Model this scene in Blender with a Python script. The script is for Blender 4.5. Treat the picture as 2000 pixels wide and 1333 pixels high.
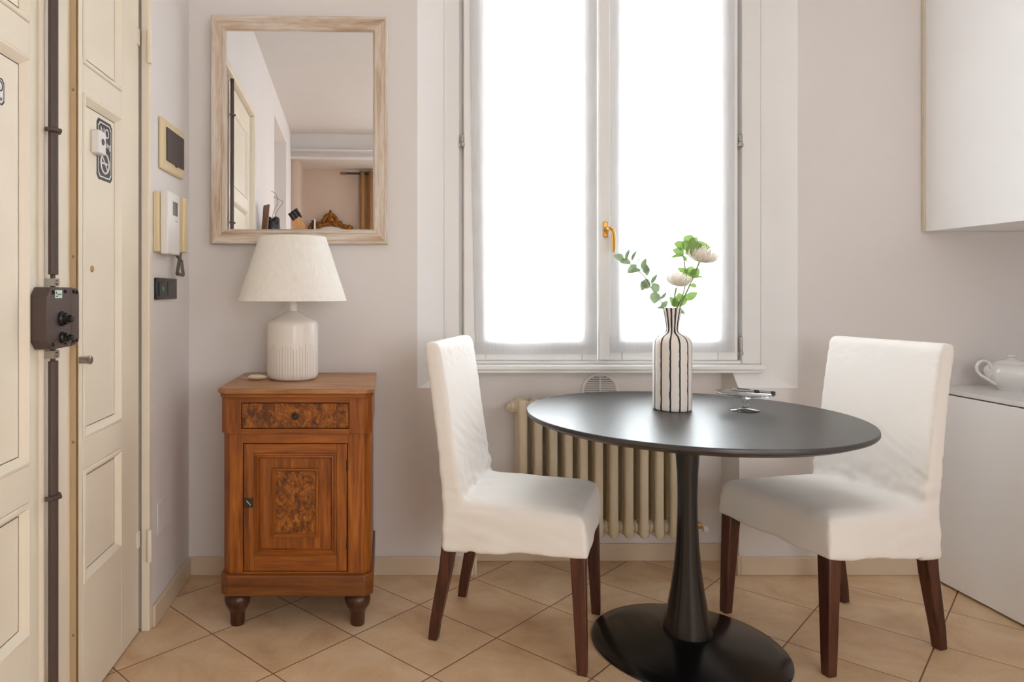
import bpy, bmesh, math, random
from mathutils import Vector, Matrix, noise
from math import sin, cos, pi, radians, sqrt, atan2

random.seed(7)
for o in list(bpy.data.objects): bpy.data.objects.remove(o)
SC = bpy.context.scene
COL = SC.collection

# ---------------------------------------------------------------- camera
F, PX, PY, CH = 1365.0, 757.0, 568.0, 1.13
cam = bpy.data.cameras.new('camera'); camo = bpy.data.objects.new('camera', cam); COL.objects.link(camo)
cam.sensor_width = 36; cam.lens = F / 2000 * 36
cam.shift_x = (1000 - PX) / 2000; cam.shift_y = (PY - 666.5) / 2000
cam.clip_start = .05
camo.location = (0, 0, CH); camo.rotation_euler = (radians(90), 0, 0)
SC.camera = camo

# ---------------------------------------------------------------- world, lights, exposure
SC.view_settings.view_transform = 'Standard'; SC.view_settings.look = 'None'
SC.view_settings.gamma = 1; SC.view_settings.use_curve_mapping = False
SC.view_settings.exposure = 0.44
w = bpy.data.worlds.new('sky'); SC.world = w; w.use_nodes = True
bg = w.node_tree.nodes['Background']; bg.inputs[0].default_value = (.93, .96, 1, 1); bg.inputs[1].default_value = 2.0

def area(name, loc, rot, sx, sy, power, color):
    l = bpy.data.lights.new(name, 'AREA'); l.shape = 'RECTANGLE'; l.size = sx; l.size_y = sy
    l.energy = power; l.color = color
    o = bpy.data.objects.new(name, l); COL.objects.link(o); o.location = loc; o.rotation_euler = rot
    return o
# daylight through the dining and rear windows, plus an added side fill
area('window_daylight', (.87, 3.30, 1.85), (radians(-80), 0, 0), 1.9, 2.3, 275, (.925, .965, 1))
area('rear_window_daylight', (1.35, -2.60, 1.55), (radians(68), 0, 0), 1.6, 1.6, 18, (1, .98, .97))
area('side_fill', (2.70, -1.0, 1.65), (radians(68), 0, radians(90)), 1.4, 1.5, 9, (1, .99, .98))  # no known window here; lamp added to fill the room
SC.cycles.max_bounces = 12; SC.cycles.diffuse_bounces = 6; SC.cycles.transparent_max_bounces = 16

# ---------------------------------------------------------------- materials
def srgb(r, g, b):
    f = lambda c: (c/255/12.92) if c/255 <= .04045 else ((c/255+.055)/1.055)**2.4
    return (f(r), f(g), f(b), 1)

def N(nt, t, **kw):
    n = nt.nodes.new(t)
    for k, v in kw.items():
        if k.startswith('i_'): n.inputs[k[2:].replace('_', ' ')].default_value = v
        else: setattr(n, k, v)
    return n

def base(name):
    m = bpy.data.materials.new(name); m.use_nodes = True
    nt = m.node_tree; p = nt.nodes['Principled BSDF']
    return m, nt, p

def ramp(nt, stops):
    r = nt.nodes.new('ShaderNodeValToRGB'); e = r.color_ramp.elements
    while len(e) > 1: e.remove(e[0])
    e[0].position = stops[0][0]; e[0].color = stops[0][1]
    for s, c in stops[1:]:
        x = e.new(s); x.color = c
    return r

def mat(name, col, rough=.5, metal=0, var=.0, vscale=6, bump=0, bscale=60, spec=.5, coat=0, stretch=(1, 1, 1), coatr=.1):
    m, nt, p = base(name); L = nt.links
    p.inputs['Roughness'].default_value = rough; p.inputs['Metallic'].default_value = metal
    p.inputs['Specular IOR Level'].default_value = spec
    p.inputs['Coat Weight'].default_value = coat; p.inputs['Coat Roughness'].default_value = coatr
    tc = N(nt, 'ShaderNodeTexCoord'); mp = N(nt, 'ShaderNodeMapping'); mp.inputs['Scale'].default_value = stretch
    L.new(tc.outputs['Object'], mp.inputs[0])
    n = N(nt, 'ShaderNodeTexNoise', i_Scale=vscale, i_Detail=5.0); L.new(mp.outputs[0], n.inputs['Vector'])
    a = tuple(c * (1 - var) for c in col[:3]) + (1,); b = tuple(min(1, c * (1 + var)) for c in col[:3]) + (1,)
    r = ramp(nt, [(.3, a), (.7, b)]); L.new(n.outputs['Fac'], r.inputs[0]); L.new(r.outputs[0], p.inputs['Base Color'])
    if bump:
        n2 = N(nt, 'ShaderNodeTexNoise', i_Scale=bscale, i_Detail=4.0); L.new(mp.outputs[0], n2.inputs['Vector'])
        bm_ = N(nt, 'ShaderNodeBump', i_Strength=bump, i_Distance=.004); L.new(n2.outputs['Fac'], bm_.inputs['Height'])
        L.new(bm_.outputs[0], p.inputs['Normal'])
    return m

def wood(name, dark, mid, light, sc=(30, 30, 2.2), rough=.4, dist=1.2, bump=.15, coat=0, fine=5):
    m, nt, p = base(name); L = nt.links
    tc = N(nt, 'ShaderNodeTexCoord'); mp = N(nt, 'ShaderNodeMapping'); mp.inputs['Scale'].default_value = sc
    L.new(tc.outputs['Object'], mp.inputs[0])
    n = N(nt, 'ShaderNodeTexNoise', i_Scale=1.0, i_Detail=8.0, i_Roughness=.62, i_Distortion=dist); L.new(mp.outputs[0], n.inputs['Vector'])
    r = ramp(nt, [(.28, dark), (.48, mid), (.72, light)]); L.new(n.outputs['Fac'], r.inputs[0])
    mp2 = N(nt, 'ShaderNodeMapping'); mp2.inputs['Scale'].default_value = tuple(s * fine for s in sc)
    L.new(tc.outputs['Object'], mp2.inputs[0])
    n2 = N(nt, 'ShaderNodeTexNoise', i_Scale=1.0, i_Detail=3.0); L.new(mp2.outputs[0], n2.inputs['Vector'])
    r2 = ramp(nt, [(.30, (.62, .58, .55, 1)), (.52, (1, 1, 1, 1))]); L.new(n2.outputs['Fac'], r2.inputs[0])
    mx = N(nt, 'ShaderNodeMixRGB', blend_type='MULTIPLY'); mx.inputs[0].default_value = .8
    L.new(r.outputs[0], mx.inputs[1]); L.new(r2.outputs[0], mx.inputs[2]); L.new(mx.outputs[0], p.inputs['Base Color'])
    p.inputs['Roughness'].default_value = rough; p.inputs['Coat Weight'].default_value = coat; p.inputs['Coat Roughness'].default_value = .25
    b = N(nt, 'ShaderNodeBump', i_Strength=bump, i_Distance=.002); L.new(n2.outputs['Fac'], b.inputs['Height']); L.new(b.outputs[0], p.inputs['Normal'])
    return m

def burl(name):
    m, nt, p = base(name); L = nt.links
    tc = N(nt, 'ShaderNodeTexCoord')
    mp = N(nt, 'ShaderNodeMapping'); mp.inputs['Scale'].default_value = (1, 1, .7); L.new(tc.outputs['Object'], mp.inputs[0])
    n = N(nt, 'ShaderNodeTexNoise', i_Scale=48.0, i_Detail=9.0, i_Roughness=.74, i_Distortion=.9); L.new(mp.outputs[0], n.inputs['Vector'])
    r = ramp(nt, [(.36, srgb(62, 30, 8)), (.48, srgb(118, 64, 16)), (.58, srgb(160, 94, 28)), (.7, srgb(194, 128, 52))]); L.new(n.outputs['Fac'], r.inputs[0])
    v = N(nt, 'ShaderNodeTexVoronoi', i_Scale=85.0); L.new(mp.outputs[0], v.inputs['Vector'])
    r2 = ramp(nt, [(.08, (.35, .2, .12, 1)), (.26, (1, 1, 1, 1))]); L.new(v.outputs['Distance'], r2.inputs[0])
    mx = N(nt, 'ShaderNodeMixRGB', blend_type='MULTIPLY'); mx.inputs[0].default_value = .75
    L.new(r.outputs[0], mx.inputs[1]); L.new(r2.outputs[0], mx.inputs[2]); L.new(mx.outputs[0], p.inputs['Base Color'])
    p.inputs['Roughness'].default_value = .32
    return m

def math_(nt, op, a, b=None, c=None):
    n = nt.nodes.new('ShaderNodeMath'); n.operation = op
    for i, v in enumerate((a, b, c)):
        if v is None: continue
        if isinstance(v, (int, float)): n.inputs[i].default_value = v
        else: nt.links.new(v, n.inputs[i])
    return n.outputs[0]

def tile_mat():
    m, nt, p = base('floor_tile'); L = nt.links
    tc = N(nt, 'ShaderNodeTexCoord'); sx = N(nt, 'ShaderNodeSeparateXYZ'); L.new(tc.outputs['Object'], sx.inputs[0])
    s = 1 / sqrt(2)
    u = math_(nt, 'MULTIPLY', math_(nt, 'ADD', sx.outputs[0], sx.outputs[1]), s)
    v = math_(nt, 'MULTIPLY', math_(nt, 'SUBTRACT', sx.outputs[1], sx.outputs[0]), s)
    un = math_(nt, 'DIVIDE', math_(nt, 'SUBTRACT', u, 1.228 - .320 * 20), .3195)
    vn = math_(nt, 'DIVIDE', math_(nt, 'SUBTRACT', v, 1.018 - .3385 * 20), .3385)
    fu = math_(nt, 'FRACT', un); fv = math_(nt, 'FRACT', vn)
    du = math_(nt, 'SUBTRACT', .5, math_(nt, 'ABSOLUTE', math_(nt, 'SUBTRACT', fu, .5)))
    dv = math_(nt, 'SUBTRACT', .5, math_(nt, 'ABSOLUTE', math_(nt, 'SUBTRACT', fv, .5)))
    d = math_(nt, 'MINIMUM', du, dv)
    g = N(nt, 'ShaderNodeMapRange', i_From_Min=.0038, i_From_Max=.0075); L.new(d, g.inputs[0])
    cell = N(nt, 'ShaderNodeCombineXYZ'); L.new(math_(nt, 'FLOOR', un), cell.inputs[0]); L.new(math_(nt, 'FLOOR', vn), cell.inputs[1])
    wn = N(nt, 'ShaderNodeTexWhiteNoise'); L.new(cell.outputs[0], wn.inputs['Vector'])
    va = N(nt, 'ShaderNodeVectorMath', operation='MULTIPLY_ADD'); L.new(wn.outputs['Color'], va.inputs[0]); va.inputs[1].default_value = (9, 9, 9); L.new(tc.outputs['Object'], va.inputs[2])
    n = N(nt, 'ShaderNodeTexNoise', i_Scale=5.0, i_Detail=9.0, i_Roughness=.62, i_Distortion=.6); L.new(va.outputs[0], n.inputs['Vector'])
    r = ramp(nt, [(.30, srgb(204, 166, 130)), (.46, srgb(221, 190, 152)), (.58, srgb(229, 201, 166)), (.72, srgb(231, 211, 184))]); L.new(n.outputs['Fac'], r.inputs[0])
    n3 = N(nt, 'ShaderNodeTexNoise', i_Scale=140.0, i_Detail=3.0); L.new(tc.outputs['Object'], n3.inputs['Vector'])
    r3 = ramp(nt, [(.3, (.93, .92, .9, 1)), (.6, (1, 1, 1, 1))]); L.new(n3.outputs['Fac'], r3.inputs[0])
    m3 = N(nt, 'ShaderNodeMixRGB', blend_type='MULTIPLY'); m3.inputs[0].default_value = 1; L.new(r.outputs[0], m3.inputs[1]); L.new(r3.outputs[0], m3.inputs[2])
    mx = N(nt, 'ShaderNodeMixRGB'); L.new(g.outputs[0], mx.inputs[0]); mx.inputs[1].default_value = srgb(118, 82, 56); L.new(m3.outputs[0], mx.inputs[2])
    L.new(mx.outputs[0], p.inputs['Base Color'])
    rr = N(nt, 'ShaderNodeMapRange', i_To_Min=.34, i_To_Max=.5); L.new(n.outputs['Fac'], rr.inputs[0]); L.new(rr.outputs[0], p.inputs['Roughness'])
    b = N(nt, 'ShaderNodeBump', i_Strength=.5, i_Distance=.002); L.new(g.outputs[0], b.inputs['Height'])
    b2 = N(nt, 'ShaderNodeBump', i_Strength=.10, i_Distance=.003); L.new(n.outputs['Fac'], b2.inputs['Height']); L.new(b.outputs[0], b2.inputs['Normal']); L.new(b2.outputs[0], p.inputs['Normal'])
    return m

def stripe_vase_mat():
    m, nt, p = base('striped_ceramic'); L = nt.links
    tc = N(nt, 'ShaderNodeTexCoord'); sx = N(nt, 'ShaderNodeSeparateXYZ'); L.new(tc.outputs['Object'], sx.inputs[0])
    ang = math_(nt, 'ARCTAN2', sx.outputs[1], sx.outputs[0])
    k = math_(nt, 'MULTIPLY', math_(nt, 'ADD', ang, pi / 2 + 8 * pi), 13 / (2 * pi))
    idx = math_(nt, 'FLOOR', math_(nt, 'ADD', k, .5))
    cv = N(nt, 'ShaderNodeCombineXYZ'); L.new(math_(nt, 'MULTIPLY', idx, 3.7), cv.inputs[0]); L.new(math_(nt, 'MULTIPLY', sx.outputs[2], 38), cv.inputs[2])
    n = N(nt, 'ShaderNodeTexNoise', i_Scale=1.0, i_Detail=2.0); L.new(cv.outputs[0], n.inputs['Vector'])
    w_ = math_(nt, 'MULTIPLY', math_(nt, 'SUBTRACT', n.outputs['Fac'], .5), .16)
    d = math_(nt, 'ABSOLUTE', math_(nt, 'SUBTRACT', math_(nt, 'ADD', k, w_), idx))
    rad = math_(nt, 'SQRT', math_(nt, 'ADD', math_(nt, 'POWER', sx.outputs[0], 2), math_(nt, 'POWER', sx.outputs[1], 2)))
    dist = math_(nt, 'MULTIPLY', math_(nt, 'MULTIPLY', d, 2 * pi / 13), rad)
    wd = math_(nt, 'MULTIPLY_ADD', n.outputs['Fac'], .0022, .0015)
    f = N(nt, 'ShaderNodeMapRange', i_From_Min=-.0003, i_From_Max=.0003); L.new(math_(nt, 'SUBTRACT', dist, wd), f.inputs[0])
    mx = N(nt, 'ShaderNodeMixRGB'); L.new(f.outputs[0], mx.inputs[0]); mx.inputs[1].default_value = srgb(28, 27, 30); mx.inputs[2].default_value = srgb(240, 234, 227)
    L.new(mx.outputs[0], p.inputs['Base Color']); p.inputs['Roughness'].default_value = .55
    nb = N(nt, 'ShaderNodeTexNoise', i_Scale=60.0, i_Detail=3.0); L.new(tc.outputs['Object'], nb.inputs['Vector'])
    b = N(nt, 'ShaderNodeBump', i_Strength=.15, i_Distance=.002); L.new(nb.outputs['Fac'], b.inputs['Height']); L.new(b.outputs[0], p.inputs['Normal'])
    return m

def lamp_base_mat():
    m, nt, p = base('scratched_ceramic'); L = nt.links
    tc = N(nt, 'ShaderNodeTexCoord'); sx = N(nt, 'ShaderNodeSeparateXYZ'); L.new(tc.outputs['Object'], sx.inputs[0])
    ang = math_(nt, 'ARCTAN2', sx.outputs[1], sx.outputs[0])
    k = math_(nt, 'MULTIPLY', math_(nt, 'ADD', ang, 8 * pi), 56 / (2 * pi))
    idx = math_(nt, 'FLOOR', k)
    wn = N(nt, 'ShaderNodeTexWhiteNoise', noise_dimensions='1D'); L.new(idx, wn.inputs['W'])
    d = math_(nt, 'ABSOLUTE', math_(nt, 'SUBTRACT', math_(nt, 'FRACT', k), math_(nt, 'MULTIPLY_ADD', wn.outputs['Value'], .3, .35)))
    line = math_(nt, 'LESS_THAN', d, .055)
    top = math_(nt, 'MULTIPLY_ADD', wn.outputs['Value'], .03, .105)
    below = math_(nt, 'LESS_THAN', sx.outputs[2], top)
    above = math_(nt, 'GREATER_THAN', sx.outputs[2], .012)
    f = math_(nt, 'MULTIPLY', math_(nt, 'MULTIPLY', line, math_(nt, 'MULTIPLY', below, above)), .62)
    mx = N(nt, 'ShaderNodeMixRGB'); L.new(f, mx.inputs[0]); mx.inputs[1].default_value = srgb(232, 227, 220); mx.inputs[2].default_value = srgb(104, 80, 62)
    L.new(mx.outputs[0], p.inputs['Base Color']); p.inputs['Roughness'].default_value = .22
    b = N(nt, 'ShaderNodeBump', i_Strength=.3, i_Distance=.001); b.invert = True; L.new(f, b.inputs['Height']); L.new(b.outputs[0], p.inputs['Normal'])
    return m

def sheer(name, col, transp=.35, transl=.55):
    m = bpy.data.materials.new(name); m.use_nodes = True; nt = m.node_tree; L = nt.links
    for n in list(nt.nodes): nt.nodes.remove(n)
    out = N(nt, 'ShaderNodeOutputMaterial'); tl = N(nt, 'ShaderNodeBsdfTranslucent'); df = N(nt, 'ShaderNodeBsdfDiffuse'); tr = N(nt, 'ShaderNodeBsdfTransparent')
    tc = N(nt, 'ShaderNodeTexCoord'); mp = N(nt, 'ShaderNodeMapping'); mp.inputs['Scale'].default_value = (120, 120, 9); L.new(tc.outputs['Object'], mp.inputs[0])
    n = N(nt, 'ShaderNodeTexNoise', i_Scale=1.0, i_Detail=4.0); L.new(mp.outputs[0], n.inputs['Vector'])
    r = ramp(nt, [(.3, tuple(c * .93 for c in col[:3]) + (1,)), (.7, col)]); L.new(n.outputs['Fac'], r.inputs[0])
    L.new(r.outputs[0], tl.inputs[0]); L.new(r.outputs[0], df.inputs[0])
    m1 = N(nt, 'ShaderNodeMixShader'); m1.inputs[0].default_value = transl; L.new(df.outputs[0], m1.inputs[1]); L.new(tl.outputs[0], m1.inputs[2])
    m2 = N(nt, 'ShaderNodeMixShader'); m2.inputs[0].default_value = transp; L.new(m1.outputs[0], m2.inputs[1]); L.new(tr.outputs[0], m2.inputs[2])
    L.new(m2.outputs[0], out.inputs[0])
    return m

def thin(name, col, var, vscale, transl, rough=.5):
    m, nt, p = base(name); L = nt.links
    tc = N(nt, 'ShaderNodeTexCoord'); n = N(nt, 'ShaderNodeTexNoise', i_Scale=vscale, i_Detail=3.0); L.new(tc.outputs['Object'], n.inputs['Vector'])
    a = tuple(c * (1 - var) for c in col[:3]) + (1,); b = tuple(min(1, c * (1 + var)) for c in col[:3]) + (1,)
    r = ramp(nt, [(.3, a), (.7, b)]); L.new(n.outputs['Fac'], r.inputs[0]); L.new(r.outputs[0], p.inputs['Base Color']); p.inputs['Roughness'].default_value = rough
    tl = N(nt, 'ShaderNodeBsdfTranslucent'); L.new(r.outputs[0], tl.inputs[0]); ms = N(nt, 'ShaderNodeMixShader'); ms.inputs[0].default_value = transl
    L.new(p.outputs[0], ms.inputs[1]); L.new(tl.outputs[0], ms.inputs[2]); L.new(ms.outputs[0], nt.nodes['Material Output'].inputs[0])
    return m

def clear_glass(name, tint=(1, 1, 1, 1), ior=1.45, gloss=1.0):
    m = bpy.data.materials.new(name); m.use_nodes = True; nt = m.node_tree; L = nt.links
    for n in list(nt.nodes): nt.nodes.remove(n)
    out = N(nt, 'ShaderNodeOutputMaterial'); tr = N(nt, 'ShaderNodeBsdfTransparent'); gl = N(nt, 'ShaderNodeBsdfGlossy'); gl.inputs['Roughness'].default_value = .02
    tr.inputs[0].default_value = tint
    fr = N(nt, 'ShaderNodeFresnel', i_IOR=ior); ms = N(nt, 'ShaderNodeMixShader')
    L.new(math_(nt, 'MULTIPLY', fr.outputs[0], gloss), ms.inputs[0]); L.new(tr.outputs[0], ms.inputs[1]); L.new(gl.outputs[0], ms.inputs[2]); L.new(ms.outputs[0], out.inputs[0])
    return m

def real_glass(name):
    m, nt, p = base(name); p.inputs['Transmission Weight'].default_value = 1; p.inputs['Roughness'].default_value = .01; p.inputs['IOR'].default_value = 1.47
    return m

W_WALL = mat('wall_plaster', srgb(231, 227, 225), .9, var=.012, vscale=2, bump=.08, bscale=35)
W_REV = mat('white_reveal_paint', srgb(240, 240, 240), .75, var=.01, bump=.05, bscale=30)
W_CEIL = mat('ceiling_paint', srgb(216, 212, 209), .95, var=.01)
W_ALC = mat('alcove_plaster', srgb(206, 186, 170), .9, var=.02)
SKIRT = mat('baseboard_ceramic', srgb(219, 202, 178), .35, var=.03, vscale=8, bump=.05)
FLOOR = tile_mat()
DOORP = mat('cream_door_paint', srgb(236, 227, 209), .42, var=.02, vscale=5, bump=.12, bscale=28)
DOORT = mat('tan_metal_strip', srgb(196, 170, 130), .5, var=.04)
WINP = mat('white_window_paint', srgb(238, 238, 237), .4, var=.01, bump=.05)
LOCKM = mat('brown_enamel', srgb(84, 70, 65), .42, metal=.2, var=.05, bump=.25, bscale=260)
BLACKP = mat('black_plastic', srgb(26, 25, 26), .3)
STEEL = mat('brushed_steel', srgb(170, 163, 155), .3, metal=.9)
BRASS = mat('brass', srgb(196, 150, 78), .28, metal=.9)
BEIGEP = mat('beige_plastic', srgb(226, 208, 168), .4)
WHITEP = mat('white_plastic', srgb(232, 231, 230), .35)
DKBROWN = mat('dark_brown_plastic', srgb(66, 54, 50), .4)
OAKH = wood('honey_wood_vertical', srgb(92, 44, 8), srgb(142, 76, 18), srgb(180, 106, 34), (28, 28, 1.8), rough=.36)
OAKX = wood('honey_wood_horizontal', srgb(98, 48, 8), srgb(144, 78, 20), srgb(174, 102, 34), (1.8, 28, 28), rough=.36)
OAKTOP = wood('worn_top_wood', srgb(138, 90, 50), srgb(172, 122, 76), srgb(194, 148, 102), (2, 20, 28), rough=.38)
OAKPL = wood('plinth_wood', srgb(84, 44, 12), srgb(118, 66, 22), srgb(140, 84, 34), (1.8, 28, 28), rough=.4)
FOOTW = wood('dark_foot_wood', srgb(44, 24, 14), srgb(70, 40, 24), srgb(96, 60, 36), (30, 30, 3), rough=.3)
BURL = burl('burl_veneer')
DARKGAP = mat('gap_shadow', srgb(40, 22, 12), .8)  # near-black brown paints the shade in gaps around drawer and door
IRON = mat('aged_iron', srgb(72, 62, 48), .45, metal=.6, var=.2, vscale=60)
WALNUT = wood('walnut_leg', srgb(48, 22, 14), srgb(80, 42, 28), srgb(104, 60, 42), (30, 30, 3), rough=.38)
COTTON = mat('white_cotton', srgb(240, 237, 232), .9, var=.012, vscale=4, bump=.12, bscale=22)
TABLEB = mat('black_tabletop', srgb(44, 42, 42), .36, var=.12, vscale=3, spec=.75, stretch=(1, 14, 1), coat=0)
BASEB = mat('black_gloss_metal', srgb(14, 14, 15), .22, spec=.6)
RADP = mat('cream_radiator_enamel', srgb(226, 212, 184), .4, var=.03)
SHADE = sheer('lamp_shade_fabric', srgb(255, 252, 245), .0, .14)
LAMPB = lamp_base_mat(); VASE = stripe_vase_mat()
SHEER = sheer('sheer_curtain_fabric', srgb(246, 246, 247), .20, .50)
HEM = sheer('curtain_hem_fabric', srgb(242, 242, 243), .08, .42)
GLASSW = clear_glass('window_glass', (.98, .99, .99, 1), 1.45, 1)
GLASSC = clear_glass('clear_glass', (.985, .99, .99, 1), 1.35, .8)
CABW = mat('white_cabinet_lacquer', srgb(245, 245, 245), .32, var=.005)
CABTOP = mat('white_worktop', srgb(229, 228, 226), .3)
PORC = mat('white_porcelain', srgb(232, 232, 230), .15, coat=.5)
LEAF1 = thin('eucalyptus_leaf', srgb(136, 160, 122), .25, 25, .22)
LEAF2 = thin('fresh_leaf', srgb(138, 172, 96), .22, 30, .25)
STEMM = mat('stem_green', srgb(122, 150, 82), .5, var=.1)
STEMB = mat('stem_brown', srgb(120, 112, 92), .5, var=.1)
PETAL = thin('cream_petal', srgb(252, 248, 240), .02, 30, .45)
GILT = mat('antique_gilt', srgb(140, 92, 34), .35, metal=.7, var=.35, vscale=50, bump=.8, bscale=120)
CURT = mat('tan_curtain_fabric', srgb(150, 112, 72), .85, var=.08)
MIRR, _nt, _p = base('mirror_silver'); _p.inputs['Metallic'].default_value = 1; _p.inputs['Roughness'].default_value = .0; _p.inputs['Base Color'].default_value = (.9, .9, .9, 1)
STONE = mat('grey_metalwork', srgb(66, 66, 68), .4, metal=.5, var=.4, vscale=60)
BOARD = wood('board_wood', srgb(96, 62, 40), srgb(132, 92, 64), srgb(160, 120, 88), (20, 20, 2))
BLOCKW = wood('knife_block_wood', srgb(180, 120, 70), srgb(208, 150, 96), srgb(222, 170, 116), (30, 30, 3))
WASHV = None
def wash(name, sc):
    m, nt, p = base(name); L = nt.links
    tc = N(nt, 'ShaderNodeTexCoord'); mp = N(nt, 'ShaderNodeMapping'); mp.inputs['Scale'].default_value = sc; L.new(tc.outputs['Object'], mp.inputs[0])
    n = N(nt, 'ShaderNodeTexNoise', i_Scale=1.0, i_Detail=7.0, i_Roughness=.6, i_Distortion=.3); L.new(mp.outputs[0], n.inputs['Vector'])
    r = ramp(nt, [(.30, srgb(178, 152, 126)), (.42, srgb(206, 186, 164)), (.54, srgb(220, 208, 194)), (.7, srgb(230, 222, 213))]); L.new(n.outputs['Fac'], r.inputs[0])
    mp2 = N(nt, 'ShaderNodeMapping'); mp2.inputs['Scale'].default_value = tuple(s * 5 for s in sc); L.new(tc.outputs['Object'], mp2.inputs[0])
    n2 = N(nt, 'ShaderNodeTexNoise', i_Scale=1.0, i_Detail=3.0); L.new(mp2.outputs[0], n2.inputs['Vector'])
    r2 = ramp(nt, [(.32, (.76, .68, .6, 1)), (.5, (1, 1, 1, 1))]); L.new(n2.outputs['Fac'], r2.inputs[0])
    mx = N(nt, 'ShaderNodeMixRGB', blend_type='MULTIPLY'); mx.inputs[0].default_value = .6; L.new(r.outputs[0], mx.inputs[1]); L.new(r2.outputs[0], mx.inputs[2])
    L.new(mx.outputs[0], p.inputs['Base Color']); p.inputs['Roughness'].default_value = .65
    b = N(nt, 'ShaderNodeBump', i_Strength=.3, i_Distance=.002); L.new(n2.outputs['Fac'], b.inputs['Height']); L.new(b.outputs[0], p.inputs['Normal'])
    return m
WASHV = wash('whitewashed_wood_vertical', (34, 34, 3)); WASHH = wash('whitewashed_wood_horizontal', (3, 34, 34))

# ---------------------------------------------------------------- mesh helpers
class G:
    def __init__(s): s.b = bmesh.new(); s.mi = 0
    def face(s, vs):
        try:
            f = s.b.faces.new(vs); f.material_index = s.mi; return f
        except ValueError: return None
    def box(s, x0, x1, y0, y1, z0, z1):
        v = [s.b.verts.new((x, y, z)) for x in (x0, x1) for y in (y0, y1) for z in (z0, z1)]
        for q in ((0, 1, 3, 2), (4, 6, 7, 5), (0, 4, 5, 1), (2, 3, 7, 6), (0, 2, 6, 4), (1, 5, 7, 3)): s.face([v[i] for i in q])
        return s
    def prism(s, poly, a, b, axis='z'):
        def P(p, t):
            if axis == 'z': return (p[0], p[1], t)
            if axis == 'y': return (p[0], t, p[1])
            return (t, p[0], p[1])
        A = [s.b.verts.new(P(p, a)) for p in poly]; B = [s.b.verts.new(P(p, b)) for p in poly]
        s.face(A[::-1]); s.face(B)
        n = len(poly)
        for i in range(n): s.face([A[i], A[(i + 1) % n], B[(i + 1) % n], B[i]])
        return s
    def lathe(s, prof, n=48, c=(0, 0, 0), axis='z', cap0=True, cap1=True):
        rings = []
        for r, h in prof:
            ring = []
            for i in range(n):
                a = 2 * pi * i / n
                if axis == 'z': p = (c[0] + r * cos(a), c[1] + r * sin(a), c[2] + h)
                elif axis == 'y': p = (c[0] + r * cos(a), c[1] + h, c[2] + r * sin(a))
                else: p = (c[0] + h, c[1] + r * cos(a), c[2] + r * sin(a))
                ring.append(s.b.verts.new(p))
            rings.append(ring)
        for k in range(len(rings) - 1):
            for i in range(n): s.face([rings[k][i], rings[k][(i + 1) % n], rings[k + 1][(i + 1) % n], rings[k + 1][i]])
        if cap0: s.face(rings[0][::-1])
        if cap1: s.face(rings[-1])
        return s
    def tube(s, pts, r, n=10, close=False):
        pts = [Vector(p) for p in pts]; m = len(pts); rings = []
        rr = r if isinstance(r, (list, tuple)) else [r] * m
        up = Vector((0, 0, 1)); prev = None
        for i, p in enumerate(pts):
            if close: t = pts[(i + 1) % m] - pts[i - 1]
            else: t = pts[min(i + 1, m - 1)] - pts[max(i - 1, 0)]
            t.normalize()
            if prev is None:
                a = t.cross(up)
                if a.length < .05: a = t.cross(Vector((1, 0, 0)))
            else: a = prev - t * prev.dot(t)
            a.normalize(); prev = a; b = t.cross(a)
            rings.append([s.b.verts.new(p + (a * cos(2 * pi * k / n) + b * sin(2 * pi * k / n)) * rr[i]) for k in range(n)])
        for i in range(m if close else m - 1):
            A, B = rings[i], rings[(i + 1) % m]
            for k in range(n): s.face([A[k], A[(k + 1) % n], B[(k + 1) % n], B[k]])
        if not close: s.face(rings[0][::-1]); s.face(rings[-1])
        return s
    def sphere(s, c, rx, ry, rz, n=16, m=10):
        prof = []
        for k in range(m + 1):
            a = -pi / 2 + pi * k / m; prof.append((max(cos(a), 1e-4), sin(a)))
        rings = [[s.b.verts.new((c[0] + r * rx * cos(2 * pi * i / n), c[1] + r * ry * sin(2 * pi * i / n), c[2] + h * rz)) for i in range(n)] for r, h in prof]
        for k in range(m):
            for i in range(n): s.face([rings[k][i], rings[k][(i + 1) % n], rings[k + 1][(i + 1) % n], rings[k + 1][i]])
        return s
    def grid(s, fn, nu, nv):
        v = [[s.b.verts.new(fn(i / nu, j / nv)) for j in range(nv + 1)] for i in range(nu + 1)]
        for i in range(nu):
            for j in range(nv): s.face([v[i][j], v[i + 1][j], v[i + 1][j + 1], v[i][j + 1]])
        return s
    def ringframe(s, x0, x1, z0, z1, prof, y=0, hv=None):
        """mitred rectangular frame in the xz plane; prof = [(inset, depth)], facing -y"""
        loops = []
        for ins, d in prof:
            loops.append([s.b.verts.new(p) for p in ((x0 + ins, y - d, z0 + ins), (x1 - ins, y - d, z0 + ins), (x1 - ins, y - d, z1 - ins), (x0 + ins, y - d, z1 - ins))])
        for k in range(len(loops) - 1):
            for i in range(4):
                f = s.face([loops[k][i], loops[k][(i + 1) % 4], loops[k + 1][(i + 1) % 4], loops[k + 1][i]])
                if f and hv: f.material_index = hv[1] if i in (1, 3) else hv[0]
        return s
    def ringframe_x(s, y0, y1, z0, z1, prof, x=0):
        """the same, in the yz plane, facing +x"""
        loops = []
        for ins, d in prof:
            loops.append([s.b.verts.new(p) for p in ((x + d, y0 + ins, z0 + ins), (x + d, y1 - ins, z0 + ins), (x + d, y1 - ins, z1 - ins), (x + d, y0 + ins, z1 - ins))])
        for k in range(len(loops) - 1):
            for i in range(4): s.face([loops[k][i], loops[k][(i + 1) % 4], loops[k + 1][(i + 1) % 4], loops[k + 1][i]])
        return s

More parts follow.
